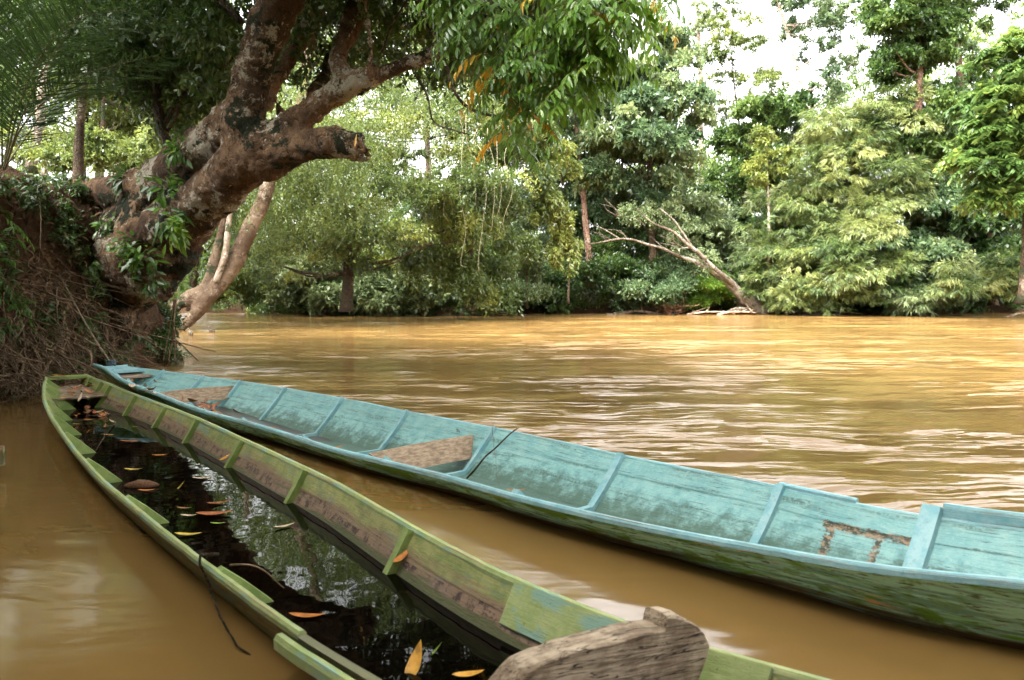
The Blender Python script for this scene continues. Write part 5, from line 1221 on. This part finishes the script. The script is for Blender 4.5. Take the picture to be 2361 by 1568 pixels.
rod('branch', 'pale dead branch propped against the tip of the blue bow', 'stick', [atd(170, 792, 11.9), atd(205, 812, 11.5), BLUE.w(BLUE.S[0] - .02, BLUE.at(0)[0] - .04, .44)], (.022, .012), ROOTM, 18, .02, 3)
rod('stick', 'long dark stick leaning from the bank foot into the river', 'stick', [atd(345, 725, 16.2), atd(400, 778, 16.4), atz(458, 833, -.02)], (.02, .012), BARK_DARK, 16, .02, 1.5)
gl = GREEN.at(S_of(GREEN, 470, 1288, .2)); 
def gN(px, py, dz=0): return atz(px, py, .2 + dz)
rod('stick', 'crooked dark twig hanging over the near gunwale of the green boat into the water', 'stick', [gN(505, 1278, .05), gN(478, 1280, .06), gN(468, 1288, .045), atz(478, 1340, .12), atz(500, 1400, .07), atz(540, 1470, .03), atz(588, 1530, -.02)], (.008, .004), BARK_DARK, 44, .016, 14, fork=[[gN(478, 1281, .05), gN(492, 1275, .07), gN(505, 1277, .04)]])
rod('twig', 'thin curved twig rising out of the black water by the near gunwale', 'twig', [atz(530, 1303, .10), atz(575, 1304, .11), atz(610, 1318, .08), atz(655, 1356, .01)], (.006, .003), ROOTM, 24, .006, 8)
rod('stick', 'thin dark stick standing tilted across the blue boat by its second seat', 'stick', [BLUE.w(S_of(BLUE, 1045, 1095, .05), .35, .0), atz(1120, 1050, .26), atz(1195, 987, .50)], (.008, .004), BARK_DARK, 20, .010, 6)
rod('twig', 'hair-thin dry twig hanging beside the tilted stick in the blue boat', 'twig', [atz(1137, 970, .42), atz(1139, 1030, .25), atz(1150, 1118, .10)], (.003, .0015), ROOTM, 20, .012, 6)
rod('stick', 'thin straight submerged stick slanting through the black water at the far end', 'stick', [atz(265, 972, .03), atz(245, 1000, .025), atz(220, 1040, .01)], (.006, .004), BARK_DARK, 12, .004, 6)

# ------------------------------------------------------------------ single fallen leaves (long blades) and the husk
LC = {'gold': (.62, .30, .03), 'orange': (.55, .19, .03), 'brown': (.24, .10, .04), 'rust': (.38, .12, .04), 'yellow': (.66, .46, .08), 'pale': (.62, .45, .32), 'green': (.25, .38, .05)}
LM = {k: simple_mat('fallen_' + k, tuple(x * .5 for x in c), tuple(x * .95 for x in c), 25, .5, .3, .4) for k, c in LC.items()}
def fallen(label, p, L, ang, col, group=None, curl=.25, tilt=(0, 0), name='fallen_leaf', w=.27, parent=None):
    n = 10; d = V(math.cos(ang), math.sin(ang), 0); s_ = V(-d[1], d[0], 0); vs = []
    for i in range(n):
        u = i / (n - 1); ww = L * w * (math.sin(math.pi * u ** .8) ** .8 + .02) * .5; c = p + d * L * (u - .5) + V(0, 0, L * curl * (2 * u - 1) ** 2 * .35) + V(0, 0, tilt[0] * L * (u - .5))
        for q, h in ((-1, .22), (-.5, .08), (0, 0), (.5, .08), (1, .22)): vs.append(c + s_ * ww * q + V(0, 0, ww * h + tilt[1] * ww * q))
    f = [(i * 5 + j, i * 5 + j + 1, (i + 1) * 5 + j + 1, (i + 1) * 5 + j) for i in range(n - 1) for j in range(4)]
    o = mesh_obj(name, vs, f, LM[col], base=p, smooth=True); tag(o, label, 'leaf', group); return o
def Lp(px, py, z): return atz(px, py, z)
W = .014
single = [  # label, px, py, z, length, angle, colour
 ('yellow curled leaf floating left of the brown husk', 308,1083,W,.16,.0,'yellow'), ('orange leaf floating under the brown husk', 338,1131,W,.13,.1,'orange'), ('small upright-tipped yellow leaf floating right of the husk', 413,1125,W,.08,.5,'yellow'),
 ('long yellow leaf floating beside the near gunwale of the green boat', 435,1233,W,.17,.05,'yellow'), ('orange leaf in the black water above the husk', 370,1050,W,.15,.35,'orange'), ('cluster-end pale leaf by the bright reflection', 470,1103,W,.18,.3,'pale'),
 ('rust leaf floating mid boat, upper of a crossed pair', 505,1160,W,.17,.5,'rust'), ('long rust-brown leaf floating mid boat, lower of a crossed pair', 495,1186,W,.24,.25,'rust'), ('thin pale sliver of a leaf in mid boat', 436,1189,W,.12,.0,'pale'),
 ('small dull green leaf floating in mid boat', 503,1207,W,.10,.1,'green'), ('dull brown leaf floating left of the rust pair', 425,1172,W,.11,-.1,'brown'), ('pinkish pale leaf at the foot of the green side planks', 655,1214,W,.14,.7,'pale'),
 ('large orange leaf floating near the end of the near gunwale', 708,1421,W,.17,-.05,'orange'), ('yellow leaf leaning upright out of the black water near the camera', 955,1533,.03,.115,1.2,'gold'), ('gold leaf in the black water beside the beam', 1080,1556,W,.13,.3,'gold'),
 ('small green leaf floating beside the upright yellow one', 1000,1505,W,.07,.0,'green'), ('orange leaf stuck on the rib nearest the camera, green boat', 927,1284,.10,.13,.9,'orange'), ('yellow leaf stuck on the second-nearest rib of the green boat', 676,1108,.10,.11,1.0,'gold'),
 ('yellow leaf on the third rib of the green boat', 518,1056,.08,.10,.9,'gold'), ('broad yellow leaf on the end board of the green boat', 140,867,.36,.24,.0,'gold'), ('gold leaf at the end of the green boat deck, left side', 150,918,.22,.14,.2,'gold'),
 ('yellow leaf floating near the end deck, green boat', 252,1003,W,.13,.0,'gold'), ('pale yellow leaf floating at the narrow end near the left ribs', 178,978,W,.10,.1,'yellow'), ('tiny lime leaf floating alone at the narrow end', 312,984,W,.07,.3,'green'),
 ('dark orange leaf floating below the end deck', 205,968,W,.13,.0,'orange'), ('faint brown leaf floating above the thin submerged stick', 300,1018,W,.20,.1,'rust'), ('orange leaf on the blue foredeck', 293,850,.40,.13,2.0,'gold'),
 ('orange leaf in the blue boat between the fourth and fifth ribs', 630,986,.04,.14,-.1,'orange'), ('small leaf in the blue boat under the sixth rib', 780,1031,.08,.10,-.1,'orange'), ('orange-brown leaf in the blue boat just past the second seat', 1190,1131,.10,.14,.05,'orange'),
 ('red-brown leaf on the rim of the blue boat', 480,948,.10,.10,.4,'rust'), ('orange leaf lodged high on the big trunk', 0,0,0,0,0,'')]
for (lab, x, y, z, L, a, c) in single:
    if not c: continue
    p = Lp(x, y, z)
    if 'upright' in lab: fallen(lab, p, L, a, c, curl=.5, tilt=(1.0, 0), w=.5)
    elif 'rib' in lab and 'black' not in lab and z > .05: fallen(lab, p, L, a, c, tilt=(.35, .3))
    else: fallen(lab, p, L, a, c, w=.34 if L > .2 or 'gold leaf' in lab else .26)
fallen('orange leaf caught on the big trunk above the trailing plant', atd(545, 418, 12.9), .3, 1.0, 'gold', tilt=(.9, 0), w=.22)
fallen('yellow-green leaf dangling in front of the broken limb stub', atd(820, 325, 11.6), .10, 1.5, 'gold', tilt=(2.0, 0), w=.3)
rg = np.random.default_rng(44)
def scatter(n, label, group, spots, zs, Ls=(.06, .12), cols=('brown', 'rust', 'orange', 'brown', 'pale')):
    for k in range(n):
        x, y = spots[k % len(spots)]; x += rg.normal() * 16; y += rg.normal() * 5; z = zs + rg.uniform(0, .03)
        fallen(label, Lp(x, y, z), rg.uniform(*Ls), rg.uniform(0, 3.1), cols[k % len(cols)], group, curl=rg.uniform(.2, 1.0), tilt=(rg.normal() * .25, rg.normal() * .4), w=rg.uniform(.25, .45))
scatter(30, 'dry brown leaf in the litter at the end deck of the green boat', 'dead leaves on the green end deck', [(190,885),(185,895),(200,900),(165,890),(190,915)], .235)
scatter(16, 'dry leaf on the brown foredeck of the blue boat', 'dead leaves on the blue foredeck', [(345,898),(352,903),(330,893),(310,875)], .31)
scatter(34, 'dry leaf in the heap beyond the first seat of the blue boat', 'dead leaves heaped in the blue boat', [(450,935),(470,940),(490,948),(440,930),(500,957),(530,963)], .12, (.08, .16))
scatter(22, 'small dead leaf floating in the black water near the end deck', 'dead leaves floating at the narrow end', [(190,940),(215,950),(240,960),(205,925),(260,975),(180,955)], W, (.05, .12))
# husk
hp = atz(325, 1120, .02); hk = thing('husk', 'brown fibrous coconut husk floating in the black water', 'husk', hp); mb = MB(); P = []
for i in range(14):
    u = i / 13; mbr = .001 + .042 * math.sin(math.pi * u) ** .8; P.append((hp + V(-.13 + .26 * u, .03 * u, .0), mbr))
mb.tube(np.array([p for p, r in P]), np.array([r for p, r in P]) * np.array([1] * 14), 14, jit=.12); mb.build('shell', simple_mat('husk_fibre', (.05, .02, .01), (.20, .09, .04), 30, .6, .9, .3, (2, 8, 8)), hk, smooth=True)

VINE = simple_mat('pale_vine', (.16, .14, .08), (.30, .27, .17), 8)
rg = np.random.default_rng(77)
for k in range(9):                 # long thin lianas hanging before the drooping trees
    x = [960,1000,1035,1070,1085,1110,1135,1150,1172,1190,905,860,1215,1240][k]; y0 = rg.uniform(180, 300); L = rg.uniform(220, 380)
    rod('hanging_liana', 'thin pale liana hanging straight down in front of the drooping yellow-green trees', 'liana', [atd(x - 10, y0, 36), atd(x, y0 + L * .5, 36), atd(x + rg.uniform(-8, 12), y0 + L, 36)], (.014, .008), VINE, 22, .3, .7, k, 5).__setitem__('group', 'lianas before the drooping trees')
